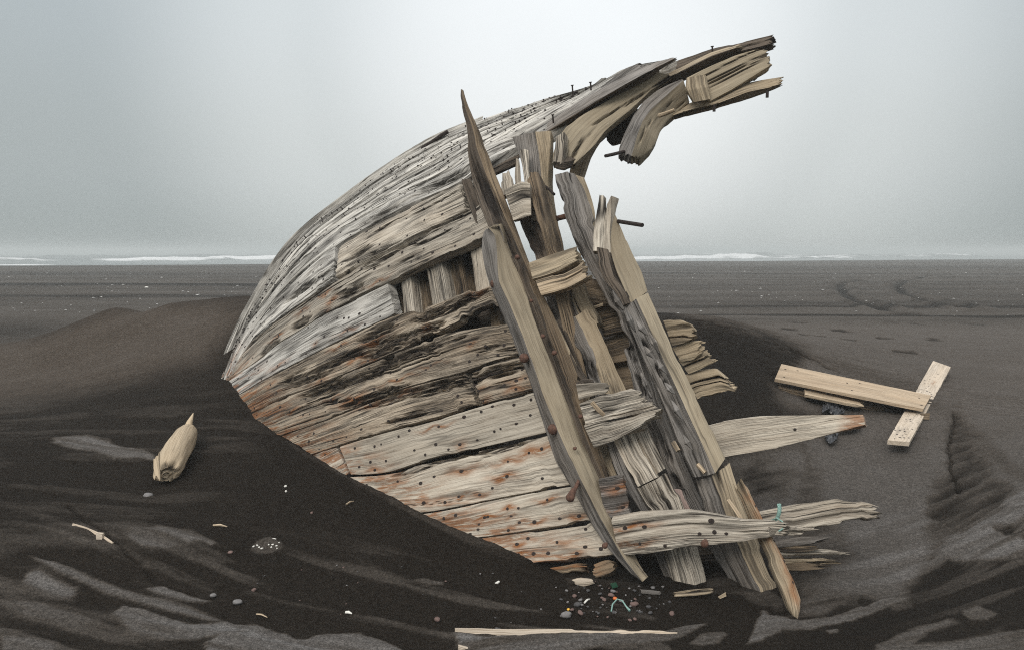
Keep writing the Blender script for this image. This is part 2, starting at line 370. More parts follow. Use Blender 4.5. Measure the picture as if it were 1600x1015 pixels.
    tri = np.dot(np.cross(T[0], A[0]), n[0]) > 0     # is t x s handed toward the viewer
    f = [quad(idx[:, :, 0], not tri), quad(idx[:, :, -1], tri), quad(idx[:, 0, :], tri), quad(idx[:, -1, :], not tri),
         quad(idx[0, :, :], not tri), quad(idx[-1, :, :], tri)]
    mats = mats if isinstance(mats, (list, tuple)) else [mats]
    ms = list(mats); mi = []
    tj = (tl[:-1]+tl[1:])*.5; seg = np.clip((tj*(K-1)).astype(int), 0, K-2) if len(mats) > 1 else np.zeros(len(tj), int)
    seg = np.minimum(seg, len(mats)-1)
    mi = [np.tile(seg, N-1), np.tile(seg, N-1), np.full(len(f[2]), seg[0]), np.full(len(f[3]), seg[-1]), np.repeat(seg, L-1), np.repeat(seg, L-1)]
    rustv = rust_end*sst(.78, .92, s+.15*(fbm(um*3, xm*20, seed, 3)-.5))
    if soft and abs(depths[0][1]) < .1:
        dl = np.full(len(P), 1e9)
        for (ax, ay), (bx, by) in zip(SANDLINE[:-1], SANDLINE[1:]):
            ex, ey = bx-ax, by-ay; tt_ = np.clip(((u_-ax)*ex+(v_-ay)*ey)/(ex*ex+ey*ey), 0, 1); dl = np.minimum(dl, np.hypot(u_-ax-ex*tt_, v_-ay-ey*tt_))
        rustv = np.maximum(rustv, .85*sst(80, 4, dl)*sst(.42, .58, fbm(um*3.5+seed, xm*16+seed, 6.6, 5, .65)))
    Vx = [P]; UVx = [uvc]
    nailpts = []
    if nails is not None:
        nv = len(P); ms.append(M['iron']); fx = []
        for (ns, ntt, rad, hgt) in nails:
            c = front(np.array([ns]), np.array([ntt]))[0]
            ii = int(np.argmin(((P-c)**2).sum(1)+(w > .3)*9)); c = P[ii]; nn = n[ii]; tt = T[ii]; bb = np.cross(nn, tt)
            if any((( (proj(c)[0]-q_[0])/q_[2])**2+((proj(c)[1]-q_[1])/q_[3])**2) < .6 for q_ in eroded): continue
            a8 = np.arange(8)/8*2*math.pi; el = RNG.uniform(1.0, 1.6)
            ring = lambda hh, q2: c+nn*hh+(np.cos(a8)[:, None]*tt*el+np.sin(a8)[:, None]*bb)*rad*q2
            vv = np.concatenate([ring(-.012, 1), ring(hgt, .95), (c+nn*(hgt+.001))[None]])
            Vx.append(vv); UVx.append(np.zeros((17, 2)))
            o_ = nv; z8 = np.arange(8); z9 = (z8+1) % 8
            fx.append(np.stack([o_+z8, o_+z9, o_+8+z9, o_+8+z8], -1)); 
            f3 = np.stack([o_+8+z8, o_+8+z9, np.full(8, o_+16)], -1)
            nv += 17
            nailpts.append(f3)
            if RNG.uniform() < rust:
                rl = RNG.uniform(.05, .20); rw = RNG.uniform(.012, .034); dv = P-c
                al = dv@tt-RNG.uniform(-.3, .3)*rl; ac = dv@bb
                rustv = np.maximum(rustv, RNG.uniform(.5, 1.0)*np.exp(-(al/rl)**2-((ac+.012*np.sin(al*30+ns*50))/rw)**2)*1.15)
        if fx:
            f.append(np.concatenate(fx)); mi.append(np.full(len(f[-1]), len(ms)-1))
            f.append(np.concatenate(nailpts)); mi.append(np.full(len(f[-1]), len(ms)-1))
    V = np.concatenate(Vx); pad = len(V)-len(P)
    o = mk(name, V, f, ms, parent, np.concatenate(UVx), {'rot': np.r_[rotv, np.zeros(pad)], 'rust': np.r_[rustv, np.zeros(pad)], 'crk': np.r_[crk, np.zeros(pad)]},
           np.concatenate(mi), sharp=sharp)
    if label: o['label'] = label
    return o
def tube(name, pts, rad, mat, parent=None, n=8, noise_amp=0.0, caps=True, seed=0, uvs=True, nz=6.0, label=None, attrs=False):
    pts = np.asarray(pts, float); m = len(pts); rad = np.broadcast_to(np.asarray(rad, float), (m,))
    T = np.gradient(pts, axis=0); T /= np.linalg.norm(T, axis=1)[:, None]+1e-12
    ref = np.array([0.13, 0.2, 1.0]) if abs(T[0][2]) < .8 else np.array([1.0, .1, .2])
    B = np.cross(T, ref); B /= np.linalg.norm(B, axis=1)[:, None]; C_ = np.cross(B, T)
    a = np.arange(n)/n*2*math.pi
    k = 1.0
    if noise_amp: k = 1+noise_amp*2*(fbm(np.cos(a)[None]*1.3+seed+np.zeros((m, 1)), np.sin(a)[None]*1.3+np.zeros((m, 1)), np.linspace(0, nz, m)[:, None]+seed, 3)-.5)
    R = rad[:, None]*k
    V = pts[:, None]+(np.cos(a)[None, :, None]*B[:, None]+np.sin(a)[None, :, None]*C_[:, None])*R[..., None]
    I = np.arange(m*n).reshape(m, n); J = np.roll(I, -1, 1)
    f = [np.stack([I[:-1], I[1:], J[1:], J[:-1]], -1).reshape(-1, 4)]
    V = V.reshape(-1, 3)
    if caps:
        V = np.concatenate([V, pts[:1], pts[-1:]]); c0, c1 = m*n, m*n+1
        f.append(np.concatenate([np.stack([I[0], J[0], np.full(n, c0)], -1), np.stack([J[-1], I[-1], np.full(n, c1)], -1)]))
    L_ = np.r_[0, np.cumsum(np.linalg.norm(np.diff(pts, axis=0), axis=1))]
    uv = np.stack([np.repeat(L_, n)+seed, np.tile(a, m)*np.repeat(rad, n)+seed], -1)
    if caps: uv = np.concatenate([uv, [[0, 0], [L_[-1], 0]]])
    f = [q[:, ::-1] for q in f]
    o = mk(name, V, f, mat, parent, uv)
    if label: o['label'] = label
    return o

# ================================================================== the ground
def gp(u, v, d): return unp(u, v, d)
_g = [(u, v, float(HD(u, v))+.02) for u, v in ((362,598),(375,616),(397,645),(440,683),(488,712),(547,746),(600,770),(660,803),(750,841),(800,862),(840,881),(885,897))]
_g += [(180,480,11),(260,474,10.5),(340,474,10),(385,480,9.6),(90,520,12.2),(300,540,9),(200,540,9.8),(100,565,10),(0,570,10.3),(0,610,8.9),(150,612,8.3),(250,582,8.5),
 (318,562,8.6),(338,604,7.95),(346,594,8.0),(275,690,6.55),(100,700,6.3),(0,700,6.2),(240,765,5.65),(0,820,4.8),(150,840,4.7),(300,860,4.7),(450,830,5.1),(450,760,5.75),(400,690,6.5),
 (600,850,5.0),(700,900,4.7),(550,930,4.45),(350,930,4.35),(150,950,4.1),(0,950,4.0),(0,1015,3.6),(300,1015,3.68),(600,1000,3.95),(710,990,4.06),(800,990,4.06),(1000,989,4.08),(800,960,4.33),
 (900,935,4.5),(960,908,4.78),(1050,930,4.62),(1150,925,4.7),(1243,966,4.35),(1280,905,4.9),(1330,860,5.35),(1400,800,6.05),(1400,900,5.0),(1500,950,4.3),(1600,1015,3.7),
 (1300,1015,3.8),(1000,1015,3.84),(1600,900,4.6),(1600,800,5.4),(1480,780,6.0),(1500,700,7.2),(1600,700,7.0),(1450,640,8.3),(1300,625,8.5),(1230,592,8.8),(1400,602,9.2),
 (1250,556,9.6),(1180,522,9.8),(1100,501,9.8),(1330,580,9.6),(1450,560,12),(1600,560,12),(1600,500,20),(1300,500,18),(1600,620,9.4),(1250,665,7.7),(1200,720,6.9),(1250,765,6.4),
 (1170,605,8.1),(1150,665,7.3),(1050,790,6.2),(1100,700,7.0)]
_P = np.array([gp(*q) for q in _g])
_X = [(-6.5,16,.15),(-2,16,.35),(3,16,.3),(8,16,.05),(-9,9,.1),(-9,4,.05),(9,5,.02),(10,10,0),(-1,9.8,.75),(.6,9.2,.62),(1.6,9.6,.7),(.3,7.4,0.0),(-4,2,.0),(0,2,-.05),(4,2,0),(0,-3,0),(-9,-3,0),(9,-3,0),(-4,12.6,.65),(-5,11.2,.8)]
_P = np.concatenate([_P, np.array(_X, float)])
GT = TPS(_P[:, :2], _P[:, 2], .0015, 5.0)
def shore_y(x): return 128+(x+80)*.44
def gbase(x, y):
    w = sst(22, 13, y)*sst(15, 8, np.abs(x))*sst(-9, -4, y)
    z = np.zeros(np.broadcast(x, y).shape)
    m = w > 0
    if m.any(): z[m] = GT(np.broadcast_to(x, z.shape)[m], np.broadcast_to(y, z.shape)[m])*w[m]
    far = sst(18, 40, y)
    z = z+far*((fbm(x*.035, y*.05, 2, 3)-.5)*.22)
    sy = shore_y(x); z = z-.72*sst(40, 1, sy-y)-1.6*np.clip((y-sy)/25, 0, 1)
    return z
def ground_at(u, v, lo=2.5, hi=30.0):
    d = np.linspace(lo, hi, 900); P = unp(np.full(900, float(u)), np.full(900, float(v)), d)
    g = gbase(P[:, 0], P[:, 1]); k = int(np.argmax(P[:, 2] <= g)); 
    if k == 0: k = 899
    a, b = P[k-1, 2]-g[k-1], P[k, 2]-g[k]; f = a/(a-b+1e-9)
    return float(d[k-1]+(d[k]-d[k-1])*f)
def G(u, v): return unp(u, v, ground_at(u, v))
def psdf(u, v, poly):
    p = np.asarray(poly, float); q = np.roll(p, -1, 0); best = np.full(u.shape, 1e9); ins = np.zeros(u.shape, bool)
    for (ax, ay), (bx, by) in zip(p, q):
        ex, ey = bx-ax, by-ay; wx, wy = u-ax, v-ay; t = np.clip((wx*ex+wy*ey)/(ex*ex+ey*ey+1e-9), 0, 1)
        best = np.minimum(best, (wx-ex*t)**2+(wy-ey*t)**2)
        c = ((ay <= v) & (by > v)) | ((by <= v) & (ay > v)); 
        with np.errstate(divide='ignore', invalid='ignore'): xi = ax+(v-ay)/(by-ay+1e-12)*ex
        ins ^= c & (u < xi)
    return np.sqrt(best)*np.where(ins, -1, 1)
# patches of dry, pale drift sand lying on the dark damp sand; given by outline, amount, edge softness, thickness (m)
DRY = [
 ([(75,688),(100,683),(135,681),(170,688),(197,697),(225,703),(240,712),(250,722),(215,718),(180,719),(150,707),(120,705),(95,697)], .85, 4, .012),
 ([(195,842),(215,826),(250,822),(300,829),(318,840),(336,849),(333,861),(318,850),(290,850),(262,862),(225,858)], .75, 5, .010),
 ([(36,892),(60,886),(100,905),(128,918),(118,936),(72,936),(36,917)], .75, 9, .008),
 ([(46,866),(90,880),(138,902),(215,928),(287,947),(345,967),(358,979),(300,968),(240,952),(172,930),(110,905),(57,880)], .8, 6, .03),
 ([(177,962),(195,948),(225,953),(270,970),(300,977),(402,977),(430,986),(400,994),(345,999),(259,1003),(215,997)], .9, 4, .03),
 ([(222,916),(253,914),(300,930),(338,938),(318,944),(270,938),(240,928)], .75, 4, .012),
 ([(0,990),(40,998),(88,1006),(90,1030),(0,1030)], .7, 7, .01),
 ([(322,1006),(360,992),(402,986),(450,990),(462,999),(510,991),(560,989),(590,999),(620,1012),(640,1030),(320,1030)], .85, 4, .03),
 ([(706,991),(760,996),(860,994),(960,990),(1040,988),(1075,978),(1105,975),(1078,990),(1040,1003),(1000,1010),(930,1012),(850,1024),(760,1028),(716,1010)], .9, 4, .016),
 ([(1078,1006),(1100,993),(1132,989),(1138,994),(1122,1006),(1098,1010)], .75, 3, .012),
 ([(1168,1008),(1178,990),(1184,968),(1192,957),(1212,963),(1250,972),(1298,968),(1345,950),(1380,938),(1420,938),(1380,953),(1320,975),(1270,985),(1225,986),(1195,1000)], .95, 4, .05),
 ([(1230,962),(1246,938),(1290,915),(1335,880),(1350,840),(1400,770),(1440,735),(1444,790),(1450,865),(1428,905),(1412,928),(1422,944),(1398,952),(1375,935),(1345,925),(1318,945),(1280,964)], .62, 12, .004),
 ([(1095,905),(1130,890),(1185,905),(1230,940),(1222,955),(1185,945),(1150,930),(1110,925)], .45, 9, .004),
 ([(1462,862),(1500,835),(1545,818),(1570,838),(1612,842),(1612,868),(1540,878),(1492,880)], .85, 6, .09),
 ([(1560,785),(1575,765),(1612,752),(1612,800),(1590,800)], .8, 6, .01),
 ([(1370,1012),(1420,985),(1480,968),(1500,972),(1450,990),(1430,1010),(1480,1005),(1560,985),(1612,980),(1612,1030),(1370,1030)], .7, 8, .04),
 ([(1500,958),(1530,948),(1560,962),(1545,972),(1515,970)], .65, 5, .05),
 ([(1290,985),(1310,984),(1312,990),(1296,992)], .7, 2, .006),
 ([(645,906),(660,903),(690,906),(690,911),(660,911)], .75, 2, .006),
 ([(392,852),(400,845),(418,838),(438,846),(438,856),(424,862),(402,864),(392,860)], .6, 3, .006),
 ([(440,684),(488,712),(547,745),(600,769),(660,802),(750,840),(800,862),(830,876),(815,880),(770,868),(700,838),(640,806),(580,772),(520,740),(470,712)], .34, 4, .02),
 ([(880,905),(905,895),(935,900),(925,915),(890,922)], .35, 6, .004),
]
# surfaces that are neither: (outline, amount, softness)
MID = [
 ([(-60,530),(60,520),(180,478),(260,470),(390,474),(370,520),(325,565),(230,588),(130,612),(60,622),(-60,640)], .44, 30),
 ([(1085,490),(1250,545),(1340,582),(1420,603),(1500,650),(1560,715),(1625,760),(1625,800),(1560,835),(1450,885),(1400,940),(1260,930),(1200,860),(1130,720),(1240,690),(1320,660),(1240,640),(1180,610),(1250,560),(1110,502)], .56, 22),
 ([(1060,490),(1700,485),(1700,720),(1600,740),(1540,690),(1490,650),(1420,600),(1340,578),(1250,548),(1150,508)], .55, 14),
 ([(-60,800),(100,822),(180,850),(330,905),(420,960),(600,985),(720,990),(720,1040),(-60,1040)], .16, 25),
]
DARK_SAND = [  # outlines of darker sand: wet bank and foreground, dark dune front and pit
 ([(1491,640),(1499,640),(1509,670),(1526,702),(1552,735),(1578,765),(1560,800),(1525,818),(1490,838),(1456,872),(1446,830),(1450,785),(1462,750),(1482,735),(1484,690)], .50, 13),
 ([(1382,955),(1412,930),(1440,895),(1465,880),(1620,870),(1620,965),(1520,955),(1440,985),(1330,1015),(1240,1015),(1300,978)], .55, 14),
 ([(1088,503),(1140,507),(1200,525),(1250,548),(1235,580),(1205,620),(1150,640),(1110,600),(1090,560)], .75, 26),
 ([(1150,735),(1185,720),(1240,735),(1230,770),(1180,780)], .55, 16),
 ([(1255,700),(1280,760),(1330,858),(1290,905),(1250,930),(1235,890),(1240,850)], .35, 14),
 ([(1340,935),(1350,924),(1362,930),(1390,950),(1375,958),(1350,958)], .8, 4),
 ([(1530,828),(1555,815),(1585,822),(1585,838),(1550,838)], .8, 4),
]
def _build_ground():
    def axis(parts):
        out = [parts[0][0]]
        for (a, b, n, g) in parts:
            t = np.linspace(0, 1, n+1)[1:]
            if g: t = (np.exp(g*t)-1)/(math.exp(g)-1)
            out = np.r_[out, a+(b-a)*t]
        return np.asarray(out)
    xp = axis([(0, 3.6, 205, 0), (3.6, 7.5, 130, .8), (7.5, 30, 130, 1.0), (30, 130, 60, 1.0), (130, 600, 24, 1.5)])
    xs = np.r_[-xp[:0:-1], xp]
    ys = axis([(-40, -3, 14, 0), (-3, 2.6, 40, 0), (2.6, 7.2, 290, 0), (7.2, 14, 190, .6), (14, 40, 150, 1.1), (40, 240, 150, 1.4)])
    X, Y = np.meshgrid(xs, ys, indexing='ij')
    Z = gbase(X, Y)
    P = np.stack([X, Y, Z], -1); u, v, d = proj(P); ok = (Y > 2.0)
    nz = (fbm(X*2.6, Y*2.6, 1.0, 4, .6)-.5); nz2 = fbm(X*7, Y*7, 4.0, 3, .6)-.5
    near = ok & (Y < 26)
    dry = np.full(X.shape, .12); hgt = np.zeros(X.shape)
    back = sst(17, 21, Y)
    uu = u+nz*34*np.clip(5/np.maximum(d, 3), .2, 1.3); vv = v+nz2*14*np.clip(5/np.maximum(d, 3), .2, 1.3)
    def inbox(poly, pad):
        p = np.asarray(poly); return near & (u > p[:, 0].min()-pad) & (u < p[:, 0].max()+pad) & (v > p[:, 1].min()-pad) & (v < p[:, 1].max()+pad)
    for poly, am, so in MID:
        m = inbox(poly, so*4+40); q = psdf(uu[m], vv[m], poly); k = sst(so, -so, q); dry[m] = dry[m]+(am-dry[m])*k
    fin2 = fbm(X*5+7, Y*9, 3.0, 4, .6)-.5
    for poly, am, so in DARK_SAND:
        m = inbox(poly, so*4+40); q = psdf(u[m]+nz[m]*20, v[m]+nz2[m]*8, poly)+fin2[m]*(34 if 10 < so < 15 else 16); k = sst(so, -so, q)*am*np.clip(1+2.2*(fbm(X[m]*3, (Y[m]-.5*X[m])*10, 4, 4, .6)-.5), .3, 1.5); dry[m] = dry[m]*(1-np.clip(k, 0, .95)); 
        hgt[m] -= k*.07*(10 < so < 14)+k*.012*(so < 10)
    # wind-combed streaks in the foreground
    a = math.radians(-14); sx = X*math.cos(a)+Y*math.sin(a); sy = -X*math.sin(a)+Y*math.cos(a)
    bend = .25*np.sin(X*.7+1)
    st = fbm(sx*.9+bend, (sy+bend*.6)*9, 3.0, 4, .6); fg = sst(5.2, 4.3, Y)*near
    rgt = sst(1.6, 3.0, X)*near*sst(6.2, 5.0, Y)
    a2 = math.radians(22); sx2 = X*math.cos(a2)+Y*math.sin(a2); sy2 = -X*math.sin(a2)+Y*math.cos(a2)
    st2 = fbm(sx2*.8, sy2*8, 9.0, 4, .6)
    dry = dry+sst(.50, .68, st)*.26*np.maximum(fg*(X < .8), 0)+sst(.52, .66, st2)*.28*rgt
    hgt = hgt+((st-.5)*.03*fg*(X < .8)+(st2-.5)*.05*rgt)
    lf = sst(-1.6, -2.6, X)*near*sst(8.5, 7.0, Y)
    dry = dry+lf*(sst(.48, .7, fbm(X*1.2, Y*6, 5, 4, .6))*.14); hgt += lf*(fbm(X*1.2, Y*6, 5, 4, .6)-.5)*.05
    for poly, am, so, th in DRY:
        m = inbox(poly, so*4+40); q = psdf(u[m]+nz[m]*8, v[m]+nz2[m]*2, poly); sg = math.copysign(.3, float(np.mean(np.asarray(poly)[:, 0]))-800); fin = fbm(X[m]*1.5+3, (Y[m]-sg*X[m])*16, 2.0, 4, .6)-.5; q = q+fin*so*2.6; k = sst(so*.7, -so*.7, q)
        dry[m] = np.maximum(dry[m], am*k*np.clip(.80+1.1*fin, .3, 1.1)); hgt[m] += min(th, .016)*sst(so*2.2, -so*1.2, q)
    dry = dry+near*(1-back)*(fbm(X*1.5+4, Y*4.5, 12, 5, .6)-.5)*.16*sst(6.0, 7.5, Y)
    # narrow clefts and slump scars
    def scar(pts, wpx, dep, dk):
        nonlocal dry, hgt
        p = np.asarray(pts, float); m = inbox(p, 30); best = np.full(m.sum(), 1e9)
        U, V_ = u[m]+nz2[m]*10, v[m]+nz[m]*6
        for (ax, ay), (bx, by) in zip(p[:-1], p[1:]):
            ex, ey = bx-ax, by-ay; t = np.clip(((U-ax)*ex+(V_-ay)*ey)/(ex*ex+ey*ey), 0, 1)
            best = np.minimum(best, np.hypot(U-ax-ex*t, V_-ay-ey*t))
        k = sst(wpx, 0, best); hgt[m] -= dep*k; dry[m] *= 1-dk*k
    scar([(1235,545),(1262,556),(1290,574),(1312,582)], 3.5, .05, .8)
    scar([(1492,645),(1484,690),(1486,730),(1500,760)], 4, .08, .8)
    scar([(105,790),(150,825),(215,875),(240,905),(300,925)], 4, .02, .6)
    for (x0, y0, ln) in ((1075,500,40),(1110,507,30),(1230,501,30),(1305,500,22),(1375,501,26),(1420,503,20),(1500,503,40),(1300,515,34),(1370,526,26),(1315,529,24),(1250,522,40),(1220,512,26),(1395,548,36),(1450,528,20)):
        scar([(x0, y0), (x0+ln, y0+3)], 2.2, .02, .65)
    rip = np.sin((Y*1.0+X*.16+.5*nz)*2*math.pi/.145)*.5+.5     # wind ripples on the flat to the right and on the dune
    rp = near*(sst(1.6, 3.2, X)*sst(6.5, 7.5, Y)*sst(17, 12, Y)+.35*sst(-1.8, -2.5, X)*sst(7.5, 8.2, Y)*sst(12, 10.5, Y))*sst(.38, .55, fbm(X*.8, Y*.8, 8, 2))
    hgt += rip*.012*rp; dry += (rip-.5)*.12*rp
    # the beach behind: drying streaks, wet wrack bands, tyre ruts
    bz = fbm(X*.02, Y*.35, 5, 4, .6); fine = fbm(X*.5, Y*1.4, 6, 3, .65)
    bd = .36+.26*(bz-.5)*2+.22*(fine-.5)
    for (y0, w_, am, xa, xb) in ((42, 1.3, .34, -70, -8), (31, .9, .16, -60, -5), (21.6, .35, .40, 1.5, 60), (24.8, .7, .22, 4, 60), (28, 2.0, .08, 4, 70), (63, 3, .08, -90, 90)):
        yc = y0+(fbm(X*.06, 0, y0, 3)-.5)*w_*2.2; bd = bd-am*np.exp(-((Y-yc)/w_)**2)*sst(xa-4, xa+4, X)*sst(xb+4, xb-4, X)
    tr = np.zeros(X.shape)
    for cx in ((1312,445),(1320,458),(1345,470),(1375,481),(1400,489)), ((1405,448),(1412,458),(1440,466),(1480,476),(1520,484)), ((1445,422),(1440,432),(1410,440),(1402,448)), ((1475,422),(1474,434)), ((1312,445),(1330,440),(1345,437)):
        p = np.array([unp(a_, b_, CZ*F/(b_-393)/1.0) for a_, b_ in crv(cx, np.linspace(0, 1, 14))])
        m = (Y > 17) & (Y < 75) & (X > 5) & (X < 32); best = np.full(m.sum(), 1e9)
        for (ax, ay, _), (bx, by, _) in zip(p[:-1], p[1:]):
            ex, ey = bx-ax, by-ay; t = np.clip(((X[m]-ax)*ex+(Y[m]-ay)*ey)/(ex*ex+ey*ey), 0, 1); best = np.minimum(best, np.hypot(X[m]-ax-ex*t, Y[m]-ay-ey*t))
        tr[m] = np.maximum(tr[m], sst(.26, .10, best)); hgt[m] += .09*np.exp(-((best-.55)/.16)**2)-.14*sst(.28, .1, best)
    bd = bd-.30*tr
    swl = sst(14, 2, shore_y(X)-Y); bd = bd*(1-.35*swl)
    dry = dry*(1-back)+bd*back
    hgt += back*((fine-.5)*.05+(fbm(X*.25, Y*.5, 3, 3)-.5)*.10*sst(120, 60, Y))
    hgt += near*(1-back)*(nz*.016+nz2*.010+(fbm(X*22, Y*22, 6, 3, .6)-.5)*.010)
    brown = near*np.maximum(sst(7.6, 8.8, Y)*sst(-1.0, -1.6, X)*sst(13, 11, Y), .6*sst(6, 9, Y)*sst(1.5, 3.0, X))*(1-back)
    Z = Z+hgt
    V = np.stack([X, Y, Z], -1).reshape(-1, 3); n0, n1 = X.shape; I = np.arange(n0*n1).reshape(n0, n1)
    f = np.stack([I[:-1, :-1], I[1:, :-1], I[1:, 1:], I[:-1, 1:]], -1).reshape(-1, 4)
    t = NT('black volcanic sand'); pos = t.n('ShaderNodeNewGeometry').outputs['Position']
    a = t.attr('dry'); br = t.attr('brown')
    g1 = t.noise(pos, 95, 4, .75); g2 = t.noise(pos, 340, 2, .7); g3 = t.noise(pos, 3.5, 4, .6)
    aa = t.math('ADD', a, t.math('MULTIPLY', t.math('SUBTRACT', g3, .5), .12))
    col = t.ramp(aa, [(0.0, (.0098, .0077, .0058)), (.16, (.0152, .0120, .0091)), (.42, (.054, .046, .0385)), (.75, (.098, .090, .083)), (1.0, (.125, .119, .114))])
    col = t.mix(t.math('MULTIPLY', br, .55), col, (1.03, .925, .83), 'MULTIPLY')
    g4 = t.noise(pos, 34, 3, .7); gr = t.math('ADD', t.math('ADD', t.math('MULTIPLY', g1, .7), t.math('MULTIPLY', g4, .35)), t.math('MULTIPLY', g2, .75))
    col = t.mix(1.0, col, t.ramp(gr, [(.66, .35), (.9, 1.0), (1.12, 2.0)]), 'MULTIPLY')
    sk = t.noise(pos, 210, 0, .5); col = t.mix(t.rng(sk, .84, .90), col, (.16, .155, .15))
    t.l(col, t.b.inputs['Base Color']); t.b.inputs['Roughness'].default_value = .88; t.b.inputs['Specular IOR Level'].default_value = .06
    rp_ = t.n('ShaderNodeTexWave', wave_type='BANDS', bands_direction='Y'); t.l(t.map(pos, (.25, 1, 1)), rp_.inputs['Vector'])
    rp_.inputs['Scale'].default_value = 4.2; rp_.inputs['Distortion'].default_value = 5; rp_.inputs['Detail'].default_value = 3; rp_.inputs['Detail Scale'].default_value = 1.4
    h = t.math('ADD', t.math('MULTIPLY', g1, .8), t.math('ADD', t.math('MULTIPLY', g2, .5), t.math('MULTIPLY', rp_.outputs['Fac'], .22)))
    t.l(t.bump(h, .012, .9), t.b.inputs['Normal'])
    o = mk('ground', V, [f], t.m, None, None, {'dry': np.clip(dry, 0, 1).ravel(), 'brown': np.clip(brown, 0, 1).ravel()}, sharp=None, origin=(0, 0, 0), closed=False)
    tag(o, 'black volcanic sand beach with dunes and a wind-scoured hollow', None, None, 'structure')
_build_ground()
# ================================================================== the sea
def _build_sea():
    xs = np.r_[np.linspace(-900, -260, 40)[:-1], np.linspace(-260, 300, 420), np.linspace(300, 900, 40)[1:]]
    ys = np.r_[np.linspace(85, 330, 300), np.linspace(330, 900, 120)[1:]]
    X, Y = np.meshgrid(xs, ys, indexing='ij')
    Z = np.full(X.shape, -.72)+(fbm(X*.03, Y*.14, 2, 4)-.5)*.35; foam = np.zeros(X.shape)
    def breaker(yc, xa, xb, h, w, fo, seed):
        nonlocal Z, foam
        c = yc+.44*(X-(xa+xb)/2)+(fbm(X*.02, seed, 0, 4, .6)-.5)*26
        env = sst(xa-12, xa+18, X)*sst(xb+12, xb-18, X)*(.45+.9*fbm(X*.045, seed+4, 1, 3))
        q = (Y-c); Z = Z+h*env*(.35+1.3*fbm(X*.16, Y*.05, seed+2, 4, .65))*np.where(q < 0, np.exp(-(q/w)**2), np.exp(-(q/(w*2.4))**2))
        tail = np.where(q < 0, np.exp(-(q/(w*1.6))**2), np.exp(-(q/(w*.7))**2))
        foam = np.maximum(foam, fo*np.clip(env*1.2, 0, 1)*tail*(.15+1.25*fbm(X*.10, Y*.22, seed, 5, .7)))
    breaker(215, -110, -45, 1.1, 2.8, 1.5, 3); breaker(196, -150, -95, .6, 2.2, .9, 7); breaker(236, -80, -30, .9, 2.4, 1.1, 9); breaker(262, -160, -100, 1.0, 4, .6, 12); breaker(285, -190, -60, 1.2, 5, .6, 21)
    breaker(180, -260, -80, .7, 4, .5, 33); breaker(330, -180, -20, 1.1, 6, .6, 37)
    breaker(250, 26, 84, 1.0, 2.8, 1.5, 41); breaker(266, 60, 130, .9, 2.4, 1.1, 47); breaker(330, 40, 160, 1.6, 6, .7, 55); breaker(300, 80, 200, 1.4, 6, .8, 61); breaker(380, -60, 240, 1.3, 8, .5, 73)
    sy = shore_y(X); q = Y-sy-6-(fbm(X*.05, 3, 0, 3)-.5)*10
    foam = np.maximum(foam, np.exp(-(q/2.6)**2)*(.45+.9*fbm(X*.06, Y*.3, 9, 4))*.75*sst(60, -40, X)*sst(.35, .6, fbm(X*.03, 5, 2, 3)))
    Z = Z+.25*np.exp(-((q-2)/4.0)**2)
    V = np.stack([X, Y, Z], -1).reshape(-1, 3); n0, n1 = X.shape; I = np.arange(n0*n1).reshape(n0, n1)
    f = np.stack([I[:-1, :-1], I[1:, :-1], I[1:, 1:], I[:-1, 1:]], -1).reshape(-1, 4)
    t = NT('grey green surf'); pos = t.n('ShaderNodeNewGeometry').outputs['Position']; fo = t.attr('foam')
    n = t.noise(t.map(pos, (.25, .9, 1)), 1.0, 5, .6)
    fm = t.rng(t.math('ADD', fo, t.math('MULTIPLY', t.math('SUBTRACT', n, .5), .6)), .48, .80)
    t.l(t.mix(fm, (.13, .15, .145), (.72, .73, .73)), t.b.inputs['Base Color']); t.l(t.rng(fm, 0, 1, .22, .9), t.b.inputs['Roughness'])
    t.l(t.bump(n, .35), t.b.inputs['Normal'])
    o = mk('sea', V, [f], t.m, None, None, {'foam': np.clip(foam, 0, 1.5).ravel()}, sharp=None, origin=(0, 0, 0), closed=False)
    tag(o, 'grey sea with white breakers along the black beach', None, None, 'structure')
_build_sea()
# ================================================================== the wreck
W = empty('shipwreck', tuple(unp(700, 800, 5.6))); W.location.z = -0.25
tag(W, 'wrecked wooden boat hull with grey planking and broken ribs half buried in sand', 'shipwreck')
bpy.context.view_layer.update()
S1t = [(362,590),(408,558),(432,538),(460,520),(480,508),(504,492),(530,479),(560,464),(606,441)]
S1b = [(375,615),(410,594),(440,578),(468,564),(514,540),(562,517),(618,492)]
S0t = [(362,580),(370,566),(388,538),(416,512),(438,496),(468,476),(506,449),(542,428),(578,404),(606,390),(666,360),(718,334),(760,310)]
S0b = [(362,590),(408,558),(432,538),(460,520),(480,508),(504,492),(530,479),(560,464),(606,442),(658,418),(724,388),(775,362)]
SEAM0 = [(356,583),(372,548),(395,515),(425,475),(460,438),(500,402),(534,378),(568,358),(600,340),(652,314),(720,283),(764,248),(832,220),(880,194),(940,160),(998,129),(1030,108),(1058,89)]
T1U = [(352,580),(366,546),(384,513),(412,473),(448,430),(486,394),(520,366),(556,344),(590,324),(640,297),(708,262),(752,231),(790,210),(834,184),(862,168),(908,146),(952,121),(985,104),(1020,97),(1056,88)]
SIL = [(348,590),(364,545),(384,500),(409,455),(439,405),(469,368),(499,342),(539,312),(579,282),(619,255),(659,230),(699,208),(739,192),(779,178),(829,162),(879,147),(919,136),(948,124)]
S2b = [(397,643),(440,622),(488,604),(560,574),(640,540),(698,514),(740,494),(790,476)]
S2t = [(375,615),(410,594),(440,578),(468,564),(514,540),(562,517),(618,492),(680,474),(720,458),(782,432)]
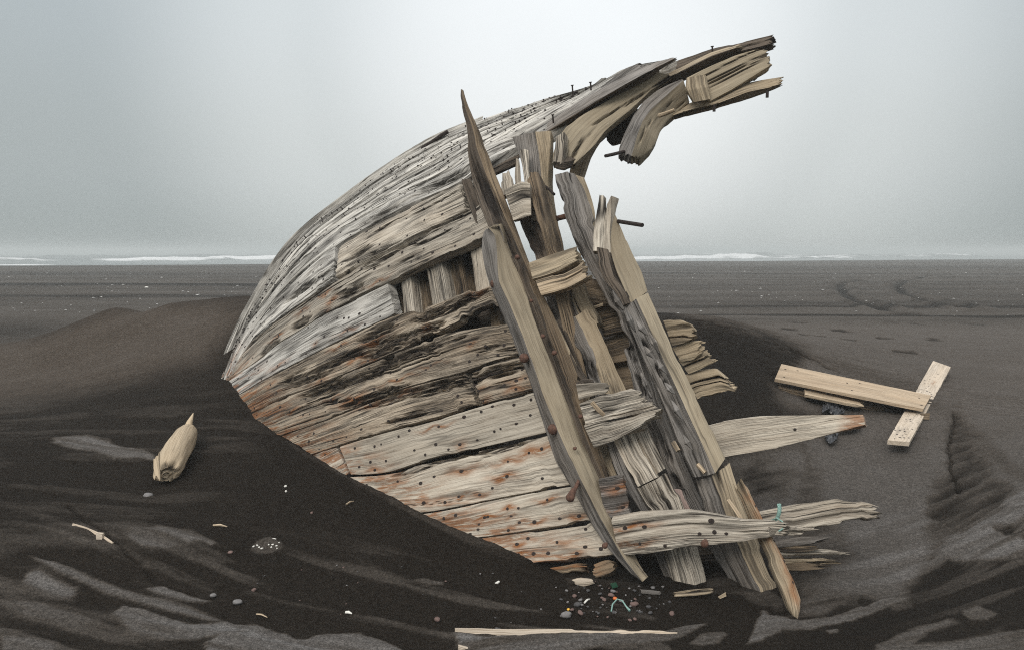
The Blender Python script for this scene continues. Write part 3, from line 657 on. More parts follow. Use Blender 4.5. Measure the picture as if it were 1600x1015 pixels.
S3t = [(397,643),(440,622),(488,604),(560,574),(640,542),(700,519),(744,511),(812,502)]
S3b = [(440,680),(480,666),(528,648),(570,630),(624,608),(666,596),(728,580),(748,572),(826,551)]
S4b = [(488,709),(528,696),(580,680),(640,664),(700,648),(750,633),(845,607)]
S5b = [(547,742),(600,739),(662,721),(720,707),(780,694),(875,672)]
S6b = [(640,803),(660,801),(775,779),(910,754)]
S7b = [(735,841),(750,839),(850,825),(938,813)]
S8b = [(830,880),(840,878),(895,875),(980,864)]
def sub(pts, a, b): return [tuple(q) for q in crv(pts, np.linspace(a, b, 14))]
def cut(pts, ua, ub):
    """part of a left-to-right polyline between two u values"""
    s = np.linspace(0, 1, 600); q = crv(pts, s); a = np.interp(ua, q[:, 0], s); b = np.interp(ub, q[:, 0], s); return sub(pts, a, b)
def nail_rows(n, rad=(.0085, .0135), hgt=.0018, every=.16, lo=.06, hi=.97):
    out = []
    for q in np.arange(lo, hi, every*.78):
        for t_ in ((.22, .74) if RNG.uniform() < .6 else (.3, .55, .8)):
            if RNG.uniform() < .15: continue
            out.append((np.clip(q+RNG.uniform(-.035, .035), .02, .98), t_+RNG.uniform(-.13, .13), RNG.uniform(*rad), hgt))
    return out
HP = dict(th=.085, ds=.013, dt=.0085, r=.013, gapx=.008)
h0 = ('h', 0.0)
def plank(a, b, mat='grey', off=0.0, label=None, **k):
    d = dict(HP); d.update(k); off += RNG.uniform(-.012, .010)
    return timber('plank', [a, b], [('h', off), ('h', off)], mats=M[mat], parent=W, label=label, **d)
# --- upper strakes, bleached
def lerp_edges(A, B, f):
    s = np.linspace(0, 1, 30); a = crv(A, s); b = crv(B, s); return [tuple(q) for q in a+(b-a)*f]
T1Ul = cut(T1U, 352, 948)
fr = [0, .20, .38, .55, .71, .86, 1.0]
for q in range(6):
    hi_ = lerp_edges(T1Ul, SIL, fr[q+1]); lo_ = lerp_edges(T1Ul, SIL, fr[q])
    if q == 5: hi_ = [(a, b-1) for a, b in hi_]
    plank(ext(hi_, 10), ext(lo_, 12), 'bleached', off=-.028*(q % 2), nails=nail_rows(0, (.006, .010), .003, .045), rot=.45, amp=.012, wob=.016, jag=(0, .35), gapx=.010, ds=.016)
plank(ext(T1U, 12), ext(SEAM0, 14), 'bleached', off=-.03, th=.10, nails=nail_rows(0, (.006, .010), .003, .045), rot=.4, amp=.013, wob=.012, jag=(0, .25), gapx=.004, ds=.016,
      eroded=[(690,285,60,7,.03,26),(590,338,50,6,.03,30),(800,222,50,6,.02,24)])
# --- thick strake below them, in two lengths with a butt at (526,410)
U0 = cut(SEAM0, 356, 524); U0b = cut(S0t, 362, 520)
plank(ext(U0, 14), ext(U0b, 16), 'bleached', off=-.01, nails=nail_rows(0, every=.12), rot=.5, amp=.012, eroded=[(470,455,40,5,.03,38)])
U1 = [(530,386),(568,361),(600,343),(652,317),(686,301),(722,285)]
U1b = [(522,436),(542,426),(578,404),(606,390),(666,360),(700,342),(729,327)]
plank(U1, U1b, 'grey', off=-.075, th=.13, r=.022, nails=nail_rows(0, every=.2), rot=.3, amp=.010, jag=(.02, .04), eroded=[(560,395,26,7,.03,30)])
# --- plank P0, over the gap
plank(ext(S0t, 12), ext(S0b, 14), 'grey', off=-.02, nails=nail_rows(0, every=.10), rot=.35, rust=.35, amp=.009,
      eroded=[(545,456,34,10,.04,28),(470,505,22,7,.035,36),(420,541,22,6,.03,40),(600,402,50,7,.03,28),(640,378,40,6,.02,27),(700,350,40,6,.02,26)])
# --- P1, the clean plank that ends at the gap
plank(ext(S1t, 16), ext(S1b, 22), 'bleached', nails=nail_rows(0, every=.10), rot=.08, rust=.10, amp=.004, jag=(0, .012), wob=.005, groove=.6)
# --- P2, rotten
plank(ext(S2t, 34), ext(S2b, 34), 'worn', off=.0, nails=nail_rows(0, every=.12), rot=.9, rust=.5, amp=.013, wob=.022,
      eroded=[(500,580,60,10,.05,25),(560,550,60,9,.05,25),(640,525,70,12,.06,22),(590,520,40,8,.04,24),(690,485,60,10,.05,22),(745,502,28,13,.12,20),(720,470,50,6,.05,20),(455,590,28,7,.035,30),(600,548,40,7,.05,22)])
# --- P3
plank(ext(S3t, 34), ext(S3b, 34), 'worn', off=-.008, nails=nail_rows(0, every=.10), rot=.6, rust=.35, amp=.011, wob=.014,
      eroded=[(495,612,40,9,.045,18),(560,590,50,10,.05,22),(620,560,60,8,.045,22),(590,616,70,8,.05,20),(680,540,60,7,.035,18),(520,600,30,8,.04,20),(760,546,30,6,.04,16)])
# --- P4 with a butt joint
P4t = cut(S3b, 440, 727); P4b = cut(S4b, 488, 747)
plank(ext(P4t, 34), ext(P4b, 34), 'worn', nails=nail_rows(0, every=.12), rot=.5, rust=.3, amp=.010, jag=(0, .02),
      eroded=[(610,622,60,9,.05,18),(690,603,50,10,.06,17),(640,650,40,6,.04,16),(720,596,16,12,.05,17),(560,634,26,5,.03,18)])
plank(cut(S3b, 733, 826), cut(S4b, 752, 845), 'worn', nails=nail_rows(0, every=.25), rot=.5, rust=.5, amp=.010, jag=(.02, 0),
      eroded=[(780,580,50,10,.05,14),(742,590,12,12,.04,14),(800,571,30,8,.04,14)])
# --- P5
plank(ext([(488,709),(508,702),(526,697)], 40), ext([(505,768),(530,752),(545,741)], 30), 'grey', nails=nail_rows(0, every=.3), rot=.1, rust=.8, amp=.004)
plank(cut(S4b, 530, 845), cut(S5b, 549, 875), 'clean', nails=nail_rows(0, every=.10), rot=.10, rust=.12, amp=.004, groove=.7, wob=.005)
# --- P6
P6t = [(547,744),(600,740),(662,722),(720,708),(780,695),(875,673)]
plank(ext(P6t, 40), ext(S6b, 40), 'clean', nails=nail_rows(0, every=.12), rot=.3, rust=.6, amp=.005, groove=.5,
      eroded=[(700,715,80,7,.045,14),(780,700,50,7,.04,13),(640,735,40,6,.03,12),(740,704,40,5,.05,13)])
# --- P7, P8, P9
plank(ext(S6b, 60), ext(S7b, 60), 'clean', nails=nail_rows(0, every=.13), rot=.2, rust=.65, amp=.004, groove=.45)
plank(ext(S7b, 60), ext(S8b, 60), 'clean', nails=nail_rows(0, every=.15), rot=.15, rust=.65, amp=.004, groove=.45)
plank([(790,893),(858,884),(918,874)], [(790,915),(858,899),(922,896)], 'brown', off=.05, rot=.5, rust=.6, jag=(0, .05), nails=None)
plank([(925,880),(950,872),(962,874)], [(925,906),(950,898),(964,890)], 'brown', off=.04, rot=.6, jag=(.03, .04), nails=None)
# --- the hull rolling away over the top and back, seen only from the side
_s = np.linspace(0, .86, 40); sp_ = crv(SIL, _s); R0 = unp(sp_[:, 0], sp_[:, 1]+6, HD(sp_[:, 0], sp_[:, 1])+.06)
_dir = np.stack([-.35*np.ones(40), np.ones(40), np.zeros(40)], -1); _dir /= np.linalg.norm(_dir, axis=1)[:, None]
def roll(dist, drop): return R0+_dir*dist-np.array([0, 0, 1.0])*drop
_rows = [(0, 0), (.28, -.005), (.55, .05), (.82, .16), (1.05, .32)]
for q in range(4):
    e0, e1 = roll(*_rows[q]), roll(*_rows[q+1])
    ua, va, da = proj(e0); ub, vb, db = proj(e1); m = 38-q*2
    timber('plank', [list(zip(ua[:m], va[:m])), list(zip(ub[:m], vb[:m]))], [tuple(da[:m]), tuple(db[:m])], .08, M['bleached'], W, jag=(0, .3), ds=.04, dt=.02, rot=.3)
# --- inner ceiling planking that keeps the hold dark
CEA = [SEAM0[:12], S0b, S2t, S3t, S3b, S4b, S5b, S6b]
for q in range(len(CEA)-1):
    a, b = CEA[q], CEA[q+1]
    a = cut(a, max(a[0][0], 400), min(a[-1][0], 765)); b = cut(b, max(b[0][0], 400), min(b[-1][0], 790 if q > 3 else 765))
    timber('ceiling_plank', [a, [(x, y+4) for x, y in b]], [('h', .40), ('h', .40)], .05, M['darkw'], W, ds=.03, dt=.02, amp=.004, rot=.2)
# --- frames seen in the gap of the planking
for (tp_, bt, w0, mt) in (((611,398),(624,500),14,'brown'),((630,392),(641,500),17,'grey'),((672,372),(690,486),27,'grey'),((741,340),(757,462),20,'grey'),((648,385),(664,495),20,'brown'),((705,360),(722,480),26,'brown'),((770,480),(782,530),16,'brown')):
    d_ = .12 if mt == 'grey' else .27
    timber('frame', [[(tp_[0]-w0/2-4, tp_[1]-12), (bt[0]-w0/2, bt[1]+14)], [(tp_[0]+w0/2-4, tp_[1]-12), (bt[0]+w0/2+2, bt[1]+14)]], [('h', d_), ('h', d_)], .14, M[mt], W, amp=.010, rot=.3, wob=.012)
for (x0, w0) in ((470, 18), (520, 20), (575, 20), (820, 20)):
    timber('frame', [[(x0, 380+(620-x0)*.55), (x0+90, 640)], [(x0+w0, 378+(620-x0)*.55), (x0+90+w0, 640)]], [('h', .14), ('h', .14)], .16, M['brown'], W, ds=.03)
# ------------------------------------------------------------------ the tall timbers on the near edge
A_L = [(756,360),(753,372),(752,390),(760,430),(775,470),(800,530),(825,590),(845,650),(868,720),(905,785),(940,845),(985,896),(1004,909)]
A_R = [(762,355),(772,366),(780,440),(800,484),(818,526),(850,620),(880,690),(905,745),(940,812),(975,872),(1004,908)]
A_F = [(774,353),(784,372),(802,410),(822,452),(850,535),(880,620),(906,690),(925,735),(962,830),(1000,900),(1006,907)]
timber('frame', [A_L, A_R, A_F], [(5.72,5.5,5.2,4.95,4.7),(5.52,5.3,5.03,4.8,4.66),(5.62,5.4,5.12,4.9,4.68)], .11, [M['side'], M['sawn']], W, r=.012, ds=.012, dt=.008, amp=.005, groove=.5, rot=.15, jag=(.02, 0), wob=.003, sharp=35,
       label='tan outer frame timber with a grey left face')
B_L = [(720,140),(719,152),(726,190),(729,232),(734,266),(746,312),(762,350),(782,385),(806,430),(830,490),(856,560),(886,650),(915,720),(940,760)]
B_M = [(721,140),(724,155),(736,195),(745,232),(760,275),(778,320),(797,362),(815,405),(838,465),(862,535),(890,610),(915,680),(938,735),(950,765)]
B_R = [(722,140),(732,165),(748,203),(766,252),(796,326),(824,402),(842,446),(864,490),(890,555),(912,610),(930,665),(940,700),(950,740),(956,768)]
timber('frame', [B_L, B_M, B_R], [(5.93,5.86,5.6,5.35,5.15,5.0),(5.92,5.77,5.5,5.27,5.1,4.98),(5.925,5.84,5.58,5.35,5.16,5.02)], .10, [M['darkw'], M['split']], W, r=.010, ds=.012, dt=.008, amp=.009, rot=.35, wob=.008, sharp=35,
       eroded=[(762,300,60,10,.03,-66),(790,370,40,8,.03,-66)], label='tall split timber that ends in a dark pointed spike')
timber('frame', [[(721,278),(730,312),(748,362),(756,400)], [(737,277),(748,310),(763,350),(772,400)]], [(6.05,5.7),(6.05,5.68)], .06, M['darkw'], W, amp=.009, rot=.3, jag=(.03, .03))
timber('frame', [[(822,430),(850,490),(880,560),(905,620),(925,690),(950,745)], [(832,428),(864,490),(898,560),(922,615),(942,680),(968,742)]], [(5.5,5.35,5.2,5.12),(5.5,5.35,5.2,5.12)], .07, M['tan'], W, amp=.010, rot=.35, wob=.01)
# ------------------------------------------------------------------ overhanging head of the wreck, top right
timber('plank', [[(905,168),(975,134),(1035,103),(1114,76),(1160,65),(1200,56),(1213,52)], [(905,190),(975,158),(1035,128),(1100,102),(1160,80),(1200,70),(1213,65)]], [(6.55,6.35,6.2,6.05),(6.5,6.3,6.15,6.0)], .07, M['darkw'], W, r=.012, amp=.012, rot=.5, jag=(0, .12), wob=.012, label='long dark top strake with a ragged tip')
timber('plank', [[(930,172),(975,145),(1012,128),(1062,106),(1110,82),(1168,66)], [(936,180),(978,150),(1016,134),(1066,111),(1112,88),(1166,70)], [(940,190),(975,155),(1020,140),(1068,122),(1110,100),(1160,78)]],
       [(6.3,6.2,6.05,5.98),(6.2,6.08,5.95,5.9),(6.28,6.16,6.03,5.97)], .07, [M['tan'], M['darkw']], W, r=.010, amp=.008, rot=.3, jag=(0, .10))
timber('plank', [[(940,134),(975,108),(1004,97),(1014,98)], [(930,160),(975,140),(1010,118),(1030,104)]], [(6.25,6.15,6.1),(6.15,6.05,6.02)], .07, M['side'], W, r=.014, amp=.012, rot=.4, jag=(0, .14))
timber('plank', [[(856,190),(905,158),(950,132),(1000,108),(1030,95),(1059,88)], [(852,208),(906,175),(952,147),(1000,120),(1030,104),(1058,90)], [(850,222),(906,186),(952,157),(1000,131),(1030,111),(1058,92)]], [(6.3,6.12,6.0,5.90),(6.18,6.0,5.90,5.885),(6.32,6.16,6.02,5.90)], .07, [M['side'], M['darkw']], W, r=.012, amp=.010, rot=.3, wob=.008, jag=(0, .05), sharp=35)  # lower facet coloured dark: the underside's shade is put into its material
timber('timber', [[(1073,121),(1106,105),(1150,86),(1199,72)], [(1110,158),(1142,141),(1180,118),(1207,101)]], [(5.84,5.75),(5.80,5.72)], .10, M['sawn'], W, r=.012, amp=.005, rot=.08, jag=(0, .05), wob=.004, groove=1.3, eroded=[(1145,112,46,2.4,.02,28),(1185,92,22,2,.02,22)], label='squared timber block under the ragged tip')
timber('timber', [[(1172,120),(1190,108),(1206,98)], [(1180,126),(1196,112),(1208,101)]], [(5.83,5.8),(5.83,5.8)], .06, M['tan'], W, amp=.006, jag=(0, .03))
timber('timber', [[(1073,122),(1072,138),(1084,160)], [(1104,116),(1108,134),(1110,155)]], [(5.76,5.74,5.75),(5.745,5.725,5.735)], .06, M['tan'], W, r=.008, amp=.008, rot=.5, dt=.006, ds=.006, groove=.6, wob=.004)
timber('plank', [[(1056,170),(1084,158),(1116,150),(1164,130),(1205,122),(1228,118)], [(1050,181),(1084,170),(1120,162),(1170,143),(1205,136),(1231,126)], [(1054,182),(1087,174),(1120,166),(1170,155),(1192,146),(1222,132)]], [(5.98,5.85,5.75),(5.88,5.75,5.68),(5.96,5.84,5.75)], .05, [M['tan'], M['tan']], W, r=.012, amp=.008, rot=.4, jag=(0, .14))
H_L = [(1066,124),(1045,132),(1026,142),(1006,158),(990,180),(978,203),(968,228),(966,242)]
H_M = [(1068,126),(1052,140),(1034,156),(1017,172),(1004,190),(996,212),(990,234),(986,247)]
H_R = [(1078,160),(1062,173),(1051,182),(1042,190),(1034,202),(1028,218),(1018,234),(1000,249)]
timber('frame', [H_L, H_M, H_R], [(6.0,5.95,5.75,5.66),(5.88,5.8,5.60,5.52),(5.93,5.88,5.70,5.62)], .10, [M['side'], M['sawn']], W, r=.016, amp=.006, groove=.7, rot=.1, jag=(0, .05), wob=.005, eroded=[(1030,182,34,2.2,.02,48),(1008,205,30,2.2,.02,62)], label='short hooked frame hanging from the overhang', sharp=35)
timber('frame', [[(1020,112),(980,140),(940,162),(905,182),(884,198),(872,216),(864,238),(862,257)], [(1052,118),(1020,140),(985,172),(960,192),(945,206),(930,226),(918,238),(896,258)]], [(6.02,6.05,6.02,5.95),(5.98,6.0,5.96,5.9)], .08, M['sawn'], W, r=.02, amp=.007, groove=1.5, eroded=[(975,165,55,2.6,.03,32),(925,205,40,2.4,.03,48),(900,236,26,3,.03,60)], rot=.03, jag=(0, .05), wob=.005, ds=.011, label='broad curved knee under the top strakes')
timber('frame', [[(868,216),(866,240),(863,256)], [(884,205),(882,236),(880,256)]], [(5.92,5.86,5.82),(5.90,5.84,5.80)], .08, M['grey'], W, amp=.010, jag=(0, .04), rot=.4)
timber('timber', [[(862,250),(880,254),(902,248)], [(866,264),(880,267),(896,262)]], [(5.84,5.80,5.84),(5.86,5.82,5.86)], .12, M['darkw'], W, amp=.012, jag=(.03, .03), rot=.6)
timber('frame', [[(930,196),(905,228),(894,250),(888,275),(884,300)], [(946,206),(924,238),(918,256),(911,276),(908,300)]], [(6.3,6.25,6.2),(6.28,6.22,6.18)], .14, M['tan'], W, amp=.007, rot=.2)
timber('plank', [[(944,196),(968,182),(1000,168)], [(948,216),(956,222),(975,216),(1000,200)]], [(6.35,6.3),(6.3,6.25)], .08, M['darkw'], W, amp=.008, rot=.4, jag=(.05, .02))
timber('plank', [[(918,208),(935,196),(955,190)], [(922,232),(938,222),(950,210)]], [(6.3,6.28),(6.3,6.28)], .06, M['side'], W, amp=.01, rot=.4, jag=(.05, .04))
# ------------------------------------------------------------------ inner ribs
timber('frame', [[(800,215),(812,245),(822,285),(828,320),(840,365),(853,420),(862,470)], [(836,206),(842,240),(848,290),(856,330),(866,375),(878,420),(890,470)], [(861,205),(859,250),(857,285),(862,330),(870,365),(878,398),(900,470)]],
       [(6.1,5.95,5.75),(6.0,5.86,5.66),(6.05,5.9,5.72)], .16, [M['side'], M['tan']], W, r=.014, amp=.007, rot=.2, wob=.008, sharp=35, label='tall rib under the top strakes')
timber('frame', [[(813,232),(817,260),(822,300),(828,345)], [(826,232),(828,262),(832,300),(840,345)]], [(5.9,5.75),(5.9,5.75)], .07, M['grey'], W, amp=.009, rot=.2, jag=(.02, 0))
timber('frame', [[(806,244),(805,262),(804,285)], [(811,246),(813,262),(815,288)]], [(5.85,5.8),(5.85,5.8)], .05, M['grey'], W, amp=.006, jag=(.06, 0))
timber('frame', [[(783,270),(782,284),(784,306)], [(797,264),(801,278),(806,300)]], [(5.88,5.8),(5.88,5.8)], .06, M['grey'], W, amp=.009, jag=(.03, 0), rot=.3)
timber('plank', [[(770,262),(790,250),(812,240)], [(774,274),(792,266),(808,258)]], [(6.15,6.15),(6.15,6.15)], .08, M['darkw'], W, amp=.012, rot=.6)
timber('timber', [[(808,345),(816,365),(830,390),(846,418)], [(832,336),(846,362),(856,385),(868,404)]], [(5.78,5.65),(5.78,5.65)], .10, M['darkw'], W, amp=.014, rot=.7, eroded=[(835,375,30,12,.04,-60)], label='black rotten timber behind the spike')
C_ = [((788,298),(814,284),(828,287)), ((802,345),(816,341),(830,337))]
timber('plank', [C_[0], C_[1]], [(5.62,5.6),(5.62,5.6)], .13, M['grey'], W, r=.008, amp=.012, rot=.4, dt=.006, ds=.007)
# stubs crossing between the spike timber and the ribs
timber('plank', [[(826,410),(866,396),(902,384)], [(832,436),(872,424),(908,404)]], [(5.38,5.28),(5.34,5.24)], .13, M['tan'], W, r=.014, amp=.009, rot=.25, jag=(0, .05))
timber('plank', [[(836,437),(878,424),(914,405)], [(846,462),(884,452),(922,433)]], [(5.34,5.24),(5.32,5.22)], .13, M['pale'], W, r=.014, amp=.009, rot=.2, jag=(0, .06))
timber('plank', [[(900,600),(930,598),(954,598)], [(905,627),(930,620),(952,612)]], [(5.0,4.98),(5.0,4.98)], .07, M['grey'], W, amp=.008, rot=.3, jag=(0, .04))
timber('plank', [[(905,630),(950,615),(994,604)], [(915,662),(970,652),(1028,637)]], [(5.0,4.93,4.9),(4.99,4.92,4.89)], .10, M['grey'], W, r=.006, amp=.010, rot=.3, jag=(0, .07), eroded=[(940,645,30,5,.02,14)])
timber('plank', [[(912,664),(976,651),(1041,636)], [(928,698),(962,686),(1006,662)]], [(4.97,4.9,4.85),(4.97,4.9,4.85)], .10, M['grey'], W, r=.006, amp=.010, rot=.3, jag=(0, .09))
timber('plank', [[(935,748),(960,743),(974,743)], [(945,808),(970,806),(987,800)]], [(4.88,4.85),(4.85,4.82)], .10, M['side'], W, r=.010, amp=.010, rot=.5, rust=.6, jag=(0, .02), nails=[(.7, .3, .012, .004), (.7, .8, .012, .004)])
# rib D, upper and lower length
timber('frame', [[(850,455),(860,490),(880,530),(898,555)], [(884,440),(894,470),(908,498),(918,515)], [(906,425),(918,465),(932,490),(938,502)]], [(5.62,5.5),(5.54,5.42),(5.58,5.48)], .15, [M['side'], M['tan']], W, r=.012, amp=.006, rot=.2, sharp=35)
timber('frame', [[(876,498),(892,530),(914,570),(930,620)], [(900,494),(925,550),(940,600),(948,625)], [(920,480),(944,530),(966,580),(984,615)]], [(5.46,5.35,5.28),(5.40,5.28,5.2),(5.45,5.34,5.26)], .15, [M['side'], M['tan']], W, r=.014, amp=.008, rot=.3, sharp=35, eroded=[(925,575,30,8,.05,-62)])
timber('frame', [[(862,500),(880,540),(896,580),(915,605)], [(878,498),(896,540),(912,580),(926,600)]], [(5.42,5.2),(5.44,5.22)], .08, M['darkw'], W, amp=.009, rot=.3)
timber('timber', [[(900,598),(912,592),(926,594)], [(903,608),(914,604),(928,602)]], [(5.08,5.06),(5.08,5.06)], .1, M['darkw'], W, amp=.01, rot=.8)
# inner planking behind the ribs
for a, b in (([(905,425),(945,440),(990,470)], [(925,478),(960,474),(1000,500)]), ([(922,482),(950,474),(990,470)], [(945,526),(985,517),(1020,505)]), ([(940,528),(978,518),(1020,508)], [(955,566),(995,560),(1030,548)]), ([(950,568),(990,560),(1035,550)], [(962,610),(1000,606),(1045,590)]), ([(960,612),(1000,606),(1045,592)], [(990,680),(1020,668),(1050,650)])):
    timber('ceiling_plank', [a, b], [(5.72,5.66),(5.62,5.56)], .05, M['brown'], W, amp=.006, rot=.15, r=.008)
timber('ceiling_plank', [[(921,480),(942,473)], [(923,484),(942,478)]], [(5.55,5.52),(5.55,5.52)], .02, M['pale'], W, amp=.002)
for a, b in (([(1036,500),(1062,497),(1076,501),(1086,512)], [(1050,540),(1066,536),(1080,530),(1087,524)]), ([(1050,543),(1076,533),(1098,531)], [(1064,565),(1082,561),(1099,548)]), ([(1060,562),(1090,552),(1104,548)], [(1076,584),(1098,574),(1120,564)]), ([(1070,586),(1094,579),(1118,576),(1134,592)], [(1090,624),(1110,622),(1132,615),(1153,609)])):
    timber('ceiling_plank', [a, b], [(5.52,5.42),(5.50,5.40)], .06, M['tan'], W, r=.012, amp=.012, jag=(0, .06), rot=.1, dt=.006, ds=.008)
# rib E: grey face and joint, running to the sand
E_L = [(866,274),(871,300),(878,325),(900,382),(922,420),(948,470),(970,530),(986,590),(1004,650),(1030,710),(1058,770),(1082,815),(1112,862),(1170,960)]
E_M = [(886,268),(892,300),(900,335),(922,385),(944,425),(962,470),(986,525),(1008,590),(1028,640),(1050,700),(1078,770),(1102,815),(1130,862),(1186,960)]
E_R = [(898,272),(912,296),(922,325),(930,350),(936,380),(946,424),(966,468),(990,522),(1014,585),(1034,636),(1056,696),(1084,766),(1110,815),(1136,862),(1192,960)]
timber('frame', [E_L, E_M, E_R], [(5.75,5.6,5.4,5.25,5.1,4.98,4.86),(5.66,5.5,5.3,5.14,5.0,4.9,4.79),(5.72,5.56,5.36,5.2,5.06,4.95,4.84)], .12, [M['side'], M['side']], W, r=.010, ds=.010, dt=.006, amp=.012, rot=.35, wob=.018, sharp=38, groove=1.4, eroded=[(985,545,26,6,.05,-66),(1000,600,22,5,.05,-66),(960,480,30,6,.04,-62),(1040,700,30,6,.04,-66),(905,390,20,5,.03,-62),(1060,760,26,7,.05,-64),(1022,640,16,5,.05,-60)], label='long grey rib with a joint, foot in the sand')
timber('frame', [[(894,272),(906,300),(922,340),(928,372)], [(914,278),(922,300),(930,330),(931,346),(926,368)]], [(5.74,5.6),(5.8,5.66)], .12, M['tan'], W, r=.012, amp=.006, rot=.1)
# G: peg-topped head piece, grey pegs and tan cheek
timber('frame', [[(936,303),(932,330),(928,360),(926,392)], [(944,305),(945,330),(943,360),(942,392)]], [(5.42,5.34),(5.40,5.32)], .09, M['grey'], W, r=.012, amp=.005, jag=(.015, 0))
timber('frame', [[(948,320),(944,345),(942,370),(940,392)], [(955,306),(956,330),(955,365),(955,395)]], [(5.40,5.32),(5.38,5.30)], .09, M['grey'], W, r=.010, amp=.005)
timber('frame', [[(953,334),(954,350),(954,390),(962,420),(975,450),(984,474)], [(958,326),(964,340),(974,362),(988,395),(1003,425),(1012,455)]], [(5.40,5.28,5.2),(5.44,5.34,5.26)], .12, M['sawn'], W, r=.010, amp=.003, rot=.05, groove=.6, wob=.004, label='tan cheek piece with pegged top')
timber('frame', [[(928,385),(932,405),(940,430),(958,455),(970,478)], [(954,390),(958,405),(966,432),(978,455),(986,472)]], [(5.34,5.2),(5.30,5.17)], .12, M['darkw'], W, r=.014, amp=.010, rot=.5)
# H: below the joint
Ht = dict(r=.010, sharp=35)
timber('frame', [[(972,482),(1000,545),(1024,600),(1044,650),(1064,700),(1086,745)], [(990,470),(1018,530),(1044,590),(1066,640),(1090,690),(1106,742)], [(994,466),(1022,528),(1050,590),(1073,640),(1096,690),(1118,738)], [(1013,457),(1040,518),(1066,574),(1092,626),(1116,676),(1134,714)]],
       [(5.26,5.12,5.0,4.92),(5.16,5.03,4.92,4.84),(5.15,5.02,4.9,4.82),(5.24,5.12,5.0,4.92)], .13, [M['side'], M['side'], M['sawn']], W, amp=.006, groove=.6, rot=.2, wob=.004, ds=.010, dt=.006, **Ht, label='pale fronted frame below the curved joint',
       eroded=[(1010,540,14,5,.03,-60),(1030,580,14,5,.03,-60),(1042,600,14,5,.03,-60)])
for (u, v, l, a) in ((1002,512,30,-52),(1014,550,28,-50),(1034,572,30,-54),(1046,606,26,-48),(1022,535,40,-64),(985,500,44,-66),(1058,640,36,-60),(966,470,38,-60),(1075,690,30,-58),(1010,600,50,-66)):
    ca, sa = math.cos(math.radians(a)), -math.sin(math.radians(a)); nx, ny = -sa, ca; d0 = 5.02-.0011*(v-500)
    timber('splinter', [[(u-ca*l/2, v-sa*l/2), (u+nx*4, v+ny*4), (u+ca*l/2, v+sa*l/2)], [(u-ca*l/2+1, v-sa*l/2), (u-nx*5, v-ny*5), (u+ca*l/2+1, v+sa*l/2)]], [(d0+.02,d0-.045,d0-.01),(d0+.02,d0-.02,d0)], .02, M['side'], W, r=.004, amp=.006, dt=.005, ds=.006, jag=(.01, .02))
# I: under it, rotten
timber('frame', [[(1088,748),(1100,790),(1118,830),(1140,880),(1185,965)], [(1112,742),(1126,780),(1144,830),(1168,880),(1210,965)], [(1140,722),(1152,760),(1172,810),(1196,870),(1235,965)]], [(4.94,4.82,4.76),(4.85,4.74,4.69),(4.92,4.82,4.76)], .13, [M['side'], M['tan']], W, r=.012, amp=.012, rot=.6, sharp=38, jag=(.02, 0))
# J: the pale split timber standing on its point
timber('frame', [[(1148,748),(1165,790),(1180,825),(1196,862),(1216,908),(1234,950),(1243,968)], [(1158,746),(1176,786),(1195,824),(1216,866),(1234,905),(1243,940),(1246,968)], [(1164,752),(1186,795),(1204,830),(1224,868),(1240,905),(1253,936),(1247,966)]], [(4.82,4.66,4.5,4.36),(4.76,4.60,4.45,4.33),(4.81,4.66,4.5,4.36)], .07, [M['tan'], M['pale']], W, r=.008, amp=.006, rot=.1, rust=.9, jag=(.09, 0), nails=[(q, t_, .006, .003) for q, t_ in ((.2, .7), (.3, .85), (.45, .75), (.6, .8), (.75, .7), (.35, .6))], sharp=38, label='pale split timber standing on its point')
timber('splinter', [[(1135,780),(1148,800),(1162,822)], [(1140,778),(1156,800),(1168,822)]], [(4.72,4.66),(4.72,4.66)], .02, M['pale'], W, r=.006, amp=.004)
# K: paired ribs low in the middle
timber('frame', [[(946,690),(960,730),(978,768),(1000,800),(1020,860),(1060,960)], [(962,690),(980,735),(998,775),(1010,805),(1036,860),(1080,960)]], [(5.08,4.95,4.9),(5.05,4.92,4.86)], .10, M['side'], W, amp=.010, rot=.35)
timber('frame', [[(958,686),(976,725),(996,760)], [(990,672),(1008,712),(1027,745)]], [(5.05,4.95),(5.02,4.92)], .12, M['grey'], W, r=.014, amp=.009, rot=.2, wob=.006)
timber('frame', [[(992,672),(1012,712),(1029,738)], [(1010,662),(1026,698),(1041,730)]], [(5.03,4.94),(5.06,4.97)], .12, M['grey'], W, r=.014, amp=.008, rot=.2, wob=.006)
timber('frame', [[(996,762),(1012,790),(1034,850),(1068,960)], [(1026,748),(1044,785),(1066,850),(1100,960)], [(1044,736),(1064,775),(1088,840),(1116,960)]], [(4.97,4.86,4.84),(4.9,4.8,4.78),(4.98,4.88,4.85)], .13, [M['grey'], M['grey']], W, r=.014, amp=.011, rot=.4, eroded=[(1040,790,40,10,.03,-58)])
timber('frame', [[(955,860),(968,900),(975,930)], [(985,855),(1000,895),(1005,930)]], [(5.15,5.1),(5.15,5.1)], .1, M['darkw'], W, amp=.01, rot=.5)
